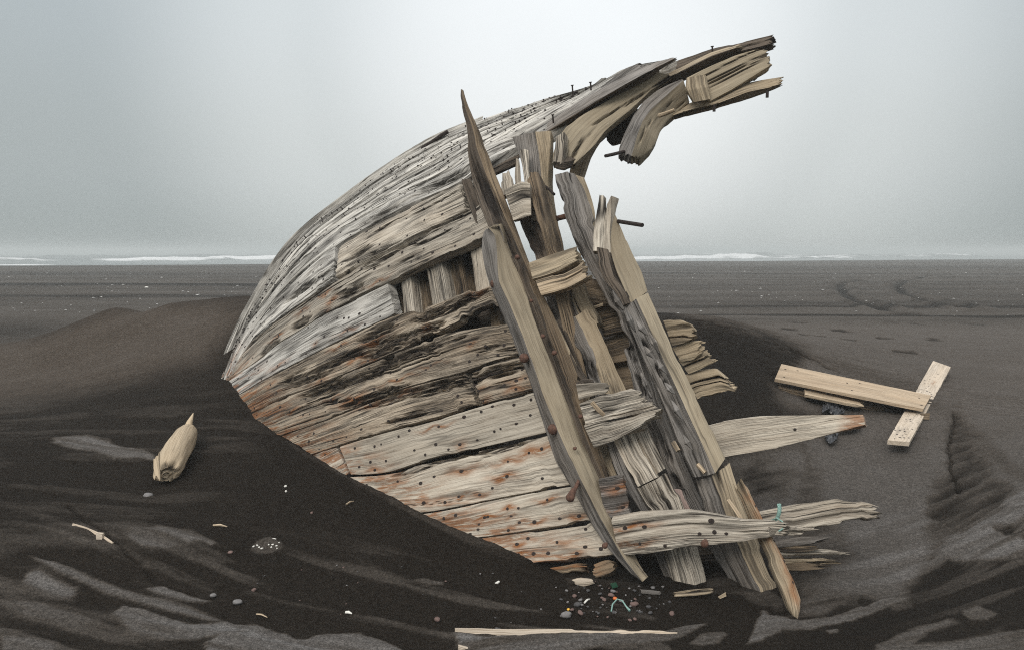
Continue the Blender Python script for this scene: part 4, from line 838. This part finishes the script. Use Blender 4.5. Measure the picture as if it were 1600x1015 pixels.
# ------------------------------------------------------------------ long planks to the right
timber('plank', [[(955,812),(1000,803),(1045,800),(1080,798),(1112,802),(1160,811),(1200,812),(1236,816)], [(968,868),(1010,864),(1080,854),(1140,848),(1190,843),(1234,838)]], [(4.74,4.66,4.6,4.5),(4.74,4.64,4.58,4.48)], .10, M['grey'], W, r=.018, ds=.011, amp=.009, rot=.2, rust=.4, jag=(0, .08), nails=[(.07,.3,.011,.002),(.17,.3,.012,.002),(.13,.72,.010,.002),(.27,.85,.010,.002),(.48,.62,.011,.002),(.57,.6,.014,.002),(.63,.62,.009,.002),(.55,.22,.016,.002)], label='grey lower plank running out to the right across the ribs')
timber('plank', [[(1150,806),(1190,797),(1240,787),(1290,781),(1318,778),(1350,783),(1378,790)], [(1150,838),(1200,836),(1240,832),(1280,822),(1320,816),(1350,811),(1382,804)]], [(5.0,4.9,4.8),(4.97,4.86,4.76)], .10, M['grey'], W, r=.02, ds=.011, amp=.010, rot=.15, jag=(0, .10), wob=.010, label='long splintered plank end with a cord tied round it')
timber('splinter', [[(1205,824),(1250,826),(1290,824)], [(1205,836),(1246,836),(1260,832)]], [(4.5,4.55),(4.5,4.55)], .05, M['grey'], W, amp=.01, rot=.3, jag=(0, .2))
for (a, b, c, e, mt) in (((1205,846),(1298,832),(1205,856),(1300,842),'side'),((1210,858),(1330,857),(1210,866),(1334,862),'grey'),((1215,868),(1315,872),(1215,880),(1317,880),'tan'),((1205,852),(1285,846),(1205,862),(1290,858),'brown'),((1212,878),(1300,880),(1214,890),(1296,888),'brown')):
    timber('splinter', [[a, ((a[0]+b[0])/2, (a[1]+b[1])/2-2), b], [c, ((c[0]+e[0])/2, (c[1]+e[1])/2+2), e]], [(4.95,4.88),(4.93,4.86)], .07, M[mt], W, r=.012, amp=.012, rot=.5, jag=(0, .25), dt=.006, ds=.009)
timber('plank', [[(1100,665),(1120,660),(1180,651),(1262,648),(1348,646)], [(1120,716),(1138,712),(1220,699),(1290,681),(1352,664)]], [(5.5,5.36,5.2,5.05),(5.46,5.32,5.16,5.02)], .08, M['clean'], W, r=.006, ds=.011, amp=.004, rot=.25, groove=.15, wob=.004, rust_end=.75, nails=[(.55, .5, .010, .002)], label='cut plank with an orange sawn end sticking out to the right')
timber('plank', [[(930,700),(960,690),(1000,690)], [(950,715),(970,710),(1005,700)]], [(5.4,5.4),(5.4,5.4)], .06, M['brown'], W, rot=.4)
# dark bottom planking inside, behind the rib feet
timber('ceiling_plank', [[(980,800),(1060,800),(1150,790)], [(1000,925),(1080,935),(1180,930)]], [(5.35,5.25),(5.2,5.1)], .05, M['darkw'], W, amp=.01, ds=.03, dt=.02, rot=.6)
# ------------------------------------------------------------------ iron
def hn(u, v):
    e = 3.0; a, b, c, d = (unp(u-e, v, HD(u-e, v)), unp(u+e, v, HD(u+e, v)), unp(u, v-e, HD(u, v-e)), unp(u, v+e, HD(u, v+e)))
    n = np.cross(b-a, d-c); n /= np.linalg.norm(n); p = unp(u, v, HD(u, v)); return p, (n if n@(CAM-p) > 0 else -n)
NAILS = [(678,246),(690,240),(694,252),(700,246),(706,236),(690,232),(672,262),(665,250),(710,228),(716,224),(720,232),(752,200),(764,196),(762,206),(775,205),(785,196),(788,186),(802,178),(814,182),(820,174),(830,176),(832,170),(776,192),(770,214),(790,206),(806,194),(640,250),(624,264),(600,274),(612,268),(520,336),(528,330),(534,326),(548,312),(497,345),(478,372),(596,274),(454,402),(466,385),(572,292),(650,256),(660,248),(742,196),(758,188),(800,172),(796,176),(728,200),(510,338),(580,284),(617,258),(870,160),(876,156),(850,160)]
for (u, v) in NAILS:
    p, n = hn(u, v); n = n+np.array([0, 0, .5])+RNG.normal(0, .12, 3); n /= np.linalg.norm(n); ln = RNG.uniform(.012, .032)
    tube('nail', [p-n*.02, p+n*ln*.6, p+n*(ln-.006), p+n*(ln-.005), p+n*ln], [.005, .005, .005, .0085, .008], M['iron'], W, n=6)
for (u, v, d, ln) in ((895,145,6.75,.065), (923,134,6.5,.03), (1113,76,6.05,.018), (864,185,6.15,.03)):
    p = unp(u, v, d); n = np.array([-.1, -.15, 1.0]); n /= np.linalg.norm(n)
    tube('nail', [p-n*.04, p+n*ln*.6, p+n*(ln-.008), p+n*(ln-.007), p+n*ln], [.007, .007, .007, .014, .013], M['iron'], W, n=8)
for (u, v, d) in ((1116,164,5.78),(1199,142,5.70)):
    p = unp(u, v, d); tube('nail', [p, p+np.array([0, 0, -.05])], [.012, .012], M['iron'], W, n=8)
def bolt(u, v, d, r, ax=(-.35, -1, .1)):
    p = unp(u, v, d); a = np.array(ax, float); a /= np.linalg.norm(a)
    q = np.linspace(0, 1, 7); tube('bolt', [p-a*r*2.5]+[p+a*r*(.9*x) for x in q], [r*.6]+[r*math.sqrt(max(0.02, 1-(x*.98)**2)) for x in q], M['rustiron'], W, n=12, noise_amp=.12, seed=u)
for b in ((773,443,5.55,.034),(819,559,5.22,.034),(864,670,5.02,.036),(808,402,5.36,.018),(848,525,5.18,.016),(866,551,5.12,.018),(907,650,5.0,.016),(945,852,4.62,.018),(1101,849,4.52,.024),(898,700,4.92,.012),(830,470,5.3,.013)): bolt(*b)
def rod(pts, r=.012, m='iron'): tube('iron_rod', [unp(*q) for q in pts], r, M[m], W, n=8, noise_amp=.1, seed=pts[0][0])
rod([(906,748,4.90),(900,760,4.84),(893,774,4.78)], .014, 'rustiron'); bolt(891,777,4.76,.028, (-.4, -.8, -.5))
rod([(975,237,5.6),(960,241,5.5),(946,244,5.42)]); rod([(966,346,5.4),(985,349,5.25),(1004,352,5.15)], .014)
rod([(853,292,5.9),(860,298,5.8),(866,304,5.75)], .011); rod([(862,346,5.9),(872,341,5.85),(885,338,5.8)], .022, 'rustiron')
rod([(700,206,7.4),(690,212,7.42),(676,222,7.5),(660,232,7.6)], .020)
for pts in ([(1030,181,5.6),(1042,177,5.52),(1054,172,5.48)], [(925,628,4.86),(935,640,4.84),(944,648,4.84)], [(1052,690,4.9),(1060,704,4.86)], [(1090,725,4.82),(1102,738,4.78)]):
    tube('treenail', [unp(*q) for q in pts], [.016, .015, .013][:len(pts)], M['pale'], W, n=8, noise_amp=.1, seed=pts[0][0])
# ================================================================== loose things on the sand
def thing_at(name, loc, label, cat, group=None): 
    e = empty(name, tuple(loc)); tag(e, label, cat, group); bpy.context.view_layer.update(); return e
# driftwood log
def _log():
    a = unp(259, 741, ground_at(259, 755)-.02); b = unp(297, 668, ground_at(294, 690)+.02)
    a = a+np.array([0, 0, .0]); n = 40; s = np.linspace(0, 1, n); T = (b-a); L_ = np.linalg.norm(T)
    pts = a+T*s[:, None]; pts[:, 2] += .012*np.sin(s*math.pi)
    rad = np.interp(s, [0, .05, .15, .45, .75, .9, 1], [.060, .084, .098, .104, .094, .072, .036])
    T = T/L_; B = np.cross(T, [0, 0, 1.0]); B /= np.linalg.norm(B); Cc = np.cross(B, T); m = 44
    ang = np.arange(m)/m*2*math.pi; ca, sa = np.cos(ang), np.sin(ang)
    k = 1+.16*(fbm(ca[None]*1.2+s[:, None]*0, sa[None]*1.2+s[:, None]*0, s[:, None]*3, 3)-.5)*2+.05*(fbm(ca[None]*6+s[:, None], sa[None]*6+0*s[:, None], s[:, None]*5, 3)-.5)*2
    shift = np.zeros((n, m)); ragged = (fbm(ca*3, sa*3, 2.0, 3)-.4)*.16; shift[:] = (ragged+.05*ca)[None]*np.clip(1-s*4, 0, 1)[:, None]
    V = pts[:, None]+(B*ca[:, None]+Cc*sa[:, None])[None]*(rad[:, None]*k)[..., None]+T*shift[..., None]
    # rotten hollow in the near end
    rings = []
    for f_, dep in ((.82, .004), (.6, .020), (.38, -.005), (.18, .012), (.02, .0)):
        kk = 1+.5*(fbm(ca*2+f_*7, sa*2, f_*9, 3)-.5)
        rings.append(pts[0]+(B*ca[:, None]+Cc*sa[:, None])*(rad[0]*f_*kk)[:, None]+T*(dep*(.3+1.5*fbm(ca*2.5, sa*2.5, f_*5, 3))+.05*f_*ca+.03*(fbm(ca*f_*4, sa*f_*4, 3, 4, .7)-.5))[:, None])
    V = np.concatenate([np.array(rings)[::-1], V]); n2 = len(V); I = np.arange(n2*m).reshape(n2, m); J = np.roll(I, -1, 1)
    f = [np.stack([I[:-1], I[1:], J[1:], J[:-1]], -1).reshape(-1, 4)]
    VV = np.concatenate([V.reshape(-1, 3), [pts[0]+T*.03, pts[-1]+T*.03]]); c0, c1 = n2*m, n2*m+1
    f.append(np.concatenate([np.stack([I[0], J[0], np.full(m, c0)], -1), np.stack([J[-1], I[-1], np.full(m, c1)], -1)]))
    cf = np.r_[.02, .18, .38, .6, .82][:, None]*rad[0]
    cu = np.stack([(cf*ca)*.5+5, cf*sa], -1).reshape(-1, 2)
    uv = np.concatenate([cu, np.stack([np.repeat(s*L_, m), np.tile(ang*.12, n)], -1), [[5, 0], [1, 0]]])
    nr = fbm(V.reshape(-1, 3)[:, 0]*16, V.reshape(-1, 3)[:, 1]*16, V.reshape(-1, 3)[:, 2]*16, 3, .6)
    rot = np.concatenate([sst(.50, .62, nr)*np.repeat(np.r_[.9, .9, .9, .9, 1, np.clip(.9-s*9, 0, 1)], m), [0, 0]])
    e = thing_at('driftwood_log', pts[0]-np.array([0, 0, .1]), 'barkless pale driftwood log with a rotten hollow end lying on the left slope', 'driftwood')
    mk('trunk', VV, f, M['log'], e, uv, {'rot': rot, 'rust': rot*0}, sharp=60)
    tip = [unp(292, 672, ground_at(294, 690)-.03), unp(297, 658, ground_at(294, 690)), unp(302, 645, ground_at(296, 690)+.05)]
    tube('splinter', tip, [.040, .022, .004], M['log'], e, n=8, noise_amp=.2)
    hang = a+np.array([-.10, -.02, .05])
    timber('splinter', [[(239,716),(239,728),(243,745)], [(246,704),(248,726),(251,752)]], [(5.66,5.6),(5.66,5.6)], .03, M['log'], e, amp=.01, rot=.5, jag=(.03, .03))
_log()
def gd(q, lift=0.0): return ground_at(*q)-lift
def lay_board(name, label, cat, top, bot, lift, th, mat, parts='board', group=None, nails=None, edge_lift=(0, 0), **k):
    c = G((top[0][0]+bot[-1][0])/2, (top[0][1]+bot[-1][1])/2)
    e = thing_at(name, c, label, cat, group)
    def fit(pp):
        q = np.linspace(0, 1, 9); w_ = crv(pp, q); g = np.array([ground_at(*z) for z in w_]); k = np.polyfit(q, 1/g, 1); l = np.polyval(k, q); l += max(0, (1/g-l).max())
        return tuple(1/l-lift)
    dt_ = fit(top); db_ = fit(bot)
    timber(parts, [top, bot], [dt_, db_], th, M[mat], e, r=.004, amp=k.pop('amp', .0012), groove=.3, wob=k.pop('wob', .003), rot=k.pop('rot', .05), nails=nails, sharp=30, ds=.02, dt=.02, **k)
    return e
NB = [(.04, .3, .010, .003), (.05, .8, .008, .003), (.12, .2, .010, .002), (.46, .35, .009, .003), (.53, .2, .009, .003), (.5, .75, .009, .003), (.93, .35, .010, .003), (.97, .8, .010, .003)]
lay_board('cross_board', 'bleached board spotted with black mould, lying under the end of a longer board', 'board', [(1458,563),(1387,687)], [(1486,573),(1421,690)], .04, .04, 'pinepale', nails=[(RNG.uniform(.02, .98), RNG.uniform(.1, .9), RNG.uniform(.005, .012), .001) for _ in range(46)], rust=.02)
lay_board('long_board', 'knotty tan board, topmost of the boards on the right slope', 'board', [(1221,568),(1455,617)], [(1211,591),(1443,638)], .30, .035, 'pine', nails=NB, rust=.0)
lay_board('broken_board', 'broken pale board under the long knotty board', 'board', [(1256,600),(1358,622)], [(1258,616),(1350,634)], .27, .03, 'pale', jag=(0, .12), rot=.2, nails=[(.04, .5, .008, .003)])
lay_board('broken_board', 'darker splintered board, lowest and longest under the long knotty board', 'board', [(1213,591),(1300,610),(1400,632)], [(1215,604),(1300,622),(1388,639)], .05, .05, 'brown', jag=(.05, .15), rot=.5)
_e = thing_at('wood_block', G(1448, 646), 'small dark wood block beside the crossing of the two boards', 'wood scrap')
timber('block', [[(1440,645), (1453,645)], [(1440,654), (1452,655)]], [gd((1446,655), .0), gd((1446,655), .02)], .06, M['brown'], _e, r=.004)
# foreground board, almost wholly under the sand
_e = thing_at('buried_board', G(880, 992), 'long pale board edge showing through the sand in the foreground', 'board')
timber('board', [[(709,981),(800,982),(900,982),(1000,983),(1060,985)], [(711,1003),(800,1003),(900,1003),(1000,1001),(1060,1000)]], [(4.05,4.05,4.05),(4.03,4.03,4.03)], .04, M['pinepale'], _e, r=.004, amp=.003, jag=(.01, .03), rot=.15)
_e = thing_at('wood_stub', G(728, 1012), 'short pale wood stub beside the near end of the foreground board', 'wood scrap')
timber('stub', [[(716,1008),(730,1012),(742,1017)], [(716,1015),(728,1020),(738,1026)]], [gd((728,1012), .03)]*2, .04, M['pinepale'], _e, r=.006, amp=.003)
# thin stick with a notch on the left
_e = thing_at('stick', G(145, 832), 'thin pale split stick with a knot, lying on the sand in the left foreground', 'stick')
timber('shaft', [[(113,817),(130,822),(155,833),(178,848)], [(112,822),(130,828),(153,839),(178,850)]], [tuple(gd(q, .03) for q in ((113,820),(130,826),(155,836),(178,850)))]*2, .022, M['pinepale'], _e, r=.006, amp=.003, jag=(0, .05))
timber('knot', [[(150,832),(160,833)], [(150,842),(159,844)]], [gd((155,838), .045)]*2, .03, M['pinepale'], _e, r=.006, amp=.003)
# black plastic sheet
def _sheet(poly, e, seed):
    n = 34; c = np.array(poly, float); lo, hi = c.min(0), c.max(0)
    uu, vv = np.meshgrid(np.linspace(lo[0]-2, hi[0]+2, n), np.linspace(lo[1]-2, hi[1]+2, n), indexing='ij')
    ins = psdf(uu+(fbm(uu*.12, vv*.12, seed, 3)-.5)*14, vv+(fbm(uu*.12, vv*.12, seed+9, 3)-.5)*10, c) < 0
    dd = np.array([ground_at(a, b) for a, b in zip(uu[::3, ::3].ravel(), vv[::3, ::3].ravel())]).reshape(uu[::3, ::3].shape)
    ii = np.clip(np.arange(n)/3, 0, dd.shape[0]-1.001); i0 = ii.astype(int); fi = ii-i0
    d1 = dd[i0]*(1-fi[:, None])+dd[np.minimum(i0+1, dd.shape[0]-1)]*fi[:, None]; d2 = d1[:, i0]*(1-fi)+d1[:, np.minimum(i0+1, dd.shape[1]-1)]*fi
    r_ = np.abs(fbm(uu*.10, vv*.14, seed+3, 4, .6)-.5); P = unp(uu, vv, d2); P[..., 2] += .03+.20*r_+.03*fbm(uu*.2, vv*.2, seed, 2); P[..., 1] -= .10*r_
    I = np.arange(n*n).reshape(n, n); q = np.stack([I[:-1, :-1], I[1:, :-1], I[1:, 1:], I[:-1, 1:]], -1)
    k = ins[:-1, :-1] & ins[1:, 1:]; q = q[k]; Pf = P.reshape(-1, 3); lowp = Pf-np.array([0, -.004, .012])
    used = np.unique(q); mp = np.full(n*n, -1); mp[used] = np.arange(len(used)); q = mp[q]; nn = len(used)
    from collections import Counter
    ed = [(a, b) for f in q for a, b in zip(f, np.roll(f, -1))]; es = set(ed); bd = [(a, b) for a, b in ed if (b, a) not in es]
    side = np.array([[b, a, a+nn, b+nn] for a, b in bd])
    mk('sheet', np.concatenate([Pf[used], lowp[used]]), [np.concatenate([q, q[:, ::-1]+nn, side])], M['black'], e, sharp=None)
_e = thing_at('plastic_sheet', G(1310, 690), 'crumpled black plastic sheet half under the sand below the boards', 'plastic sheet')
_sheet([(1281,640),(1290,634),(1304,638),(1318,647),(1312,655),(1296,652),(1284,648)], _e, 2)
_sheet([(1312,672),(1330,668),(1348,664),(1346,676),(1328,682),(1312,684)], _e, 5)
_sheet([(1292,676),(1306,674),(1304,688),(1305,700),(1294,698),(1290,688)], _e, 8)
# pale pink float behind the ribs
def blob(name, c, rx, ry, rz, mat, parent=None, seed=0, na=.0, n=20, tilt=0.0):
    th = np.linspace(0, math.pi, n); ph = np.arange(2*n)/(2*n)*2*math.pi
    x = np.sin(th)[:, None]*np.cos(ph); y = np.sin(th)[:, None]*np.sin(ph); z = np.cos(th)[:, None]*np.ones_like(ph)
    k = 1+na*2*(fbm(x*1.4+seed, y*1.4, z*1.4, 3)-.5)
    V = np.stack([x*k*rx, y*k*ry, z*k*rz], -1)
    if tilt: ct, st_ = math.cos(tilt), math.sin(tilt); V = np.stack([V[..., 0]*ct-V[..., 2]*st_, V[..., 1], V[..., 0]*st_+V[..., 2]*ct], -1)
    V = (V+np.asarray(c)).reshape(-1, 3); I = np.arange(n*2*n).reshape(n, 2*n); J = np.roll(I, -1, 1)
    return mk(name, V, [np.stack([I[:-1], I[1:], J[1:], J[:-1]], -1).reshape(-1, 4)], mat, parent, sharp=40, origin=c)
_c = unp(1052, 790, 5.55)
_e = thing_at('plastic_float', _c-np.array([0, 0, .16]), 'pale pink plastic float glimpsed through the gap between the lower ribs', 'float')
blob('float_body', _c, .115, .115, .20, M['pink'], _e, 3, .02, tilt=.25)
tube('collar', [_c+np.array([-.045, 0, .175]), _c+np.array([-.058, 0, .225])], [.035, .030], M['pink'], _e, n=12)
# cord tied round the plank end
_e = thing_at('tied_cord', unp(1216, 815, 4.8), 'turquoise cord knotted round the splintered plank end', 'cord')
_q = np.linspace(0, 1, 26); _pth = np.stack([1213+2.5*np.sin(_q*3)+(1217-1213)*_q, 812-(812-787)*_q], -1)
for ph in (0, math.pi*2/3, math.pi*4/3):
    tube('strand', [unp(a+2.0*math.cos(ph+k*22), b, 4.72+.006*math.sin(ph+k*22)-.02*math.sin(k*3)) for (a, b), k in zip(_pth, _q)], .006, M['turq'], _e, n=7)
tube('loose_end', [unp(*p) for p in ((1206,812,4.70),(1214,809,4.66),(1222,814,4.62),(1228,821,4.55),(1222,826,4.5),(1217,829,4.48))], .005, M['turq'], _e, n=7, noise_amp=.2)
# scraps below the hull
def on(u, v, up=0.0): return G(u, v)+np.array([0, 0, up])
def scrap(name, u, v, lab, cat, mat, sx, sy, sz, seed, group=None, na=.35):
    c = on(u, v, sz*.35); o = blob(name, c, sx, sy, sz, M[mat], None, seed, na, 9); tag(o, lab, cat, group); return o
_e = tube('cord_scrap', [on(955, 957, .01), on(957, 951, .03), on(964, 947, .045), on(972, 948, .04), on(979, 953, .02), on(984, 956, .01)], [.004, .004, .0045, .004, .005, .008], M['turq'], None, n=7, noise_amp=.25); tag(_e, 'curled turquoise cord end on the sand among the scraps', 'cord')
_e = thing_at('glass_fragment', on(957, 914), 'dark green square glass fragment near the pointed foot of the tan frame', 'glass')
timber('shard', [[(954,912),(963,910)], [(957,919),(966,916)]], [gd((960,916), .05)]*2, .03, M['green'], _e, r=.003, amp=.0, wob=0, ds=.01, dt=.01)
scrap('bottle_cap', 961, 935, 'bright orange bit of plastic among the pebbles', 'plastic bit', 'orange', .013, .012, .010, 5, na=.15)
scrap('plastic_bit', 888, 952, 'small yellow bit of plastic left of the pebbles', 'plastic bit', 'yellow', .009, .009, .007, 6, na=.2)
scrap('seashell', 360, 863, 'small red and white shell on the dark slope below the hull', 'shell', 'stoner', .016, .012, .009, 7)
_c1 = on(416, 853)
_e = thing_at('shell_cluster', _c1, 'cluster of white shell fragments on a pale sand patch below the hull', 'shells')
for (u, v, sx) in ((396,854,.012),(402,852,.010),(409,857,.014),(405,855,.008),(428,842,.02),(426,851,.013),(432,853,.012),(436,848,.006),(424,855,.008),(420,851,.007),(433,857,.006)):
    blob('shell_fragment', on(u, v, .004), sx*.75, .004, .005, M['shell'], _e, u, .5, 8, tilt=RNG.uniform(-.6, .6))
for (u, v, sx, lab) in ((446,760,.012,'upper of two white shell bits high on the dark slope'),(447,768,.009,'lower of two white shell bits high on the dark slope'),(777,911,.018,'single white shell shard on the dark sand right of centre')):
    tag(blob('shell_shard', on(u, v, .006), sx, .006, .007, M['shell'], None, u, .5, 8, tilt=.5), lab, 'shell')
for (a, b, r, mt, lab) in (((541,789),(553,784),.006,'pale','short pale twig near the sand line of the hull'),((333,822),(355,824),.007,'pale','thin pale twig right of the grey sand patch'),((401,961),(418,966),.005,'pale','thin greenish twig in the left foreground'),((913,943),(922,937),.005,'shell','white splinter among the pebbles'),((540,958),(550,960),.006,'shell','tiny pale chip below the middle of the slope')):
    tag(tube('twig', [on(*a, .008), on((a[0]+b[0])/2, (a[1]+b[1])/2, .014), on(*b, .008)], [r, r*1.2, r*.5], M[mt], None, n=7, noise_amp=.3, seed=a[0]), lab, 'twig')
def chip(lab, top, bot, th, mat, name='wood_chip', lift=.03, **k):
    e = thing_at(name, on((top[0][0]+top[-1][0])/2, bot[0][1]), lab, 'wood scrap')
    timber('chip', [top, bot], [gd(((top[0][0]+top[-1][0])/2, bot[0][1]), lift)]*2, th, M[mat], e, r=.008, amp=.006, **k)
chip('pale oval wood chip on the sand under the lowest plank', [(892,907),(905,904),(928,905)], [(898,912),(912,916),(930,911)], .04, 'pinepale', jag=(.02, .02))
chip('reddish splintered slat lying at the foot of the ribs', [(1047,927),(1080,922),(1118,919)], [(1050,932),(1085,930),(1116,926)], .04, 'log', jag=(.05, .05), rot=.4)
chip('dark flat wood scrap behind the debris, left of the rib foot', [(1000,921),(1016,922),(1034,924)], [(1002,926),(1018,928),(1034,928)], .03, 'side', jag=(.02, .02))
chip('tan chip right of the reddish slat', [(1122,932),(1134,925)], [(1125,935),(1135,931)], .015, 'log', lift=.015)
chip('small tan chip under the splintered planks on the right', [(1268,884),(1277,883)], [(1268,889),(1280,889)], .02, 'tan', lift=.02)
# pebbles: a handful of shapes, each pebble an object of its own
PM = {}
for mt in ('stone', 'stonel', 'stoner'):
    for k in range(4):
        o = blob('pebble', (0, 0, 0), 1, .8, .55, M[mt], None, 11*k+len(mt), .3, 10); PM[mt, k] = o.data; bpy.data.objects.remove(o)
def pebble(u, v, px, mt, lab, group=None, k=None):
    d = ground_at(u, v); r = px*.5*d/F; o = bpy.data.objects.new('pebble', PM[mt, RNG.integers(4) if k is None else k]); COL.objects.link(o)
    p = unp(u, v, d); o.location = (p[0], p[1], p[2]+r*.25); o.scale = (r, r, r); o.rotation_euler = (RNG.uniform(-.3, .3), RNG.uniform(-.3, .3), RNG.uniform(0, 6.28)); tag(o, lab, 'pebble', group)
for (u, v, px, mt, lab) in ((232,775,15,'stonel','grey pebble just below the driftwood log'),(371,942,15,'stonel','rounded grey pebble in the foreground, right of a smaller bluish one'),(333,931,12,'stonel','bluish pebble at the tip of a pale sand streak'),(683,968,11,'stoner','reddish pebble left of the foreground board'),
   (885,962,18,'stonel','flat grey pebble, largest of the debris patch'),(907,958,11,'stoner','reddish angular pebble right of the flat grey one'),(902,945,13,'stone','dark pebble with a pale side in the debris patch'),(955,930,11,'stoner','brown pebble left of the orange bit'),(991,945,14,'stoner','dull red pebble right of the cord end'),(779,985,12,'stone','black lump lying behind the foreground board'),(397,922,9,'stoner','small brown pebble on the bare dark slope'),(1050,959,10,'stoner','lone tan pebble right of the debris patch'),(487,801,6,'stoner','tiny reddish pebble high on the slope')):
    pebble(u, v, px, mt, lab)
def inside(q): return 860 < q[0] < 1060
for i in range(90):
    u = RNG.normal(950, 55); v = 905+ (RNG.beta(1.6, 2.0))*68
    if not inside((u, v)): continue
    pebble(u, v, RNG.uniform(3, 10)*RNG.uniform(.5, 1), RNG.choice(['stone', 'stone', 'stonel', 'stoner']), 'small pebble strewn over the debris patch below the hull', 'pebbles in the debris patch')
for i in range(26):
    u = RNG.uniform(380, 860); v = RNG.uniform(880, 975)
    pebble(u, v, RNG.uniform(2, 4), RNG.choice(['stone', 'stonel', 'stoner']), 'tiny pebble scattered on the bare dark sand left of the debris', 'pebbles on the dark slope')
# pale shells and stones strewn over the beach behind: beyond counting
def _strewn():
    n = 850; V = []; Fq = []; o0 = 0
    base = np.array([(1, 0, 0), (0, 1, 0), (-1, 0, 0), (0, -1, 0), (0, 0, .8), (0, 0, -.8)], float)
    tri = np.array([(0, 1, 4), (1, 2, 4), (2, 3, 4), (3, 0, 4), (1, 0, 5), (2, 1, 5), (3, 2, 5), (0, 3, 5)])
    for i in range(n):
        y = 19*math.exp(RNG.uniform(0, 1.35)); x = RNG.uniform(-1, 1)*y*.75
        if fbm(x*.06, y*.2, 3, 2) < .47 and RNG.uniform() < .8: continue
        if x > -6 and y < 20: continue
        r = RNG.uniform(.012, .05)*(y/30)**.5*(.7 if RNG.uniform() < .8 else 1.5)
        z = float(gbase(np.array([x]), np.array([y]))[0]); a = RNG.uniform(0, 6.28); R = np.array([[math.cos(a), -math.sin(a), 0], [math.sin(a), math.cos(a), 0], [0, 0, .7]])
        V.append(base*(1+RNG.uniform(-.4, .4, (6, 1)))@R.T*r+np.array([x, y, z+r*.3])); Fq.append(tri+o0); o0 += 6
    o = mk('strewn_shells', np.concatenate(V), [np.concatenate(Fq)], M['shellfar'], None, origin=(0, 30, 0), smooth=False)
    tag(o, 'pale shells and stones strewn over the beach behind the dunes', 'shells', None, 'stuff')
M['shellfar'] = plain('bleached shells and stones', (.34, .33, .31), .7, .9, .75)
_strewn()
_e = thing_at('white_litter', unp(229, 450, CZ*F/(450-393)), 'white square bit of litter lying on the beach behind the left dune', 'litter')
_p = np.array(_e.location); blob('scrap', _p+np.array([0, 0, .03]), .09, .05, .04, M['shell'], _e, 2, .3, 8)
# ================================================================== the air
def _haze():
    x, y0, y1, z0, z1 = 960, -60, 960, -4.0, 4.6
    V = np.array([(a, b, c) for c in (z0, z1) for a, b in ((-x, y0), (x, y0), (x, y1), (-x, y1))], float)
    f = np.array([(0, 3, 2, 1), (4, 5, 6, 7), (0, 1, 5, 4), (1, 2, 6, 5), (2, 3, 7, 6), (3, 0, 4, 7)])
    m = bpy.data.materials.new('sea haze'); m.use_nodes = True; nt = m.node_tree; nt.nodes.clear()
    o = nt.nodes.new('ShaderNodeOutputMaterial'); p = nt.nodes.new('ShaderNodeVolumePrincipled'); p.inputs['Color'].default_value = (.74, .775, .77, 1); p.inputs['Density'].default_value = HAZE; p.inputs['Anisotropy'].default_value = 0.0
    nt.links.new(p.outputs[0], o.inputs['Volume'])
    ob = mk('haze', V, [f], m, None, smooth=False); tag(ob, 'pale sea haze over the beach', None, None, 'stuff'); ob.display_type = 'WIRE'
HAZE = 0.0032
_haze()
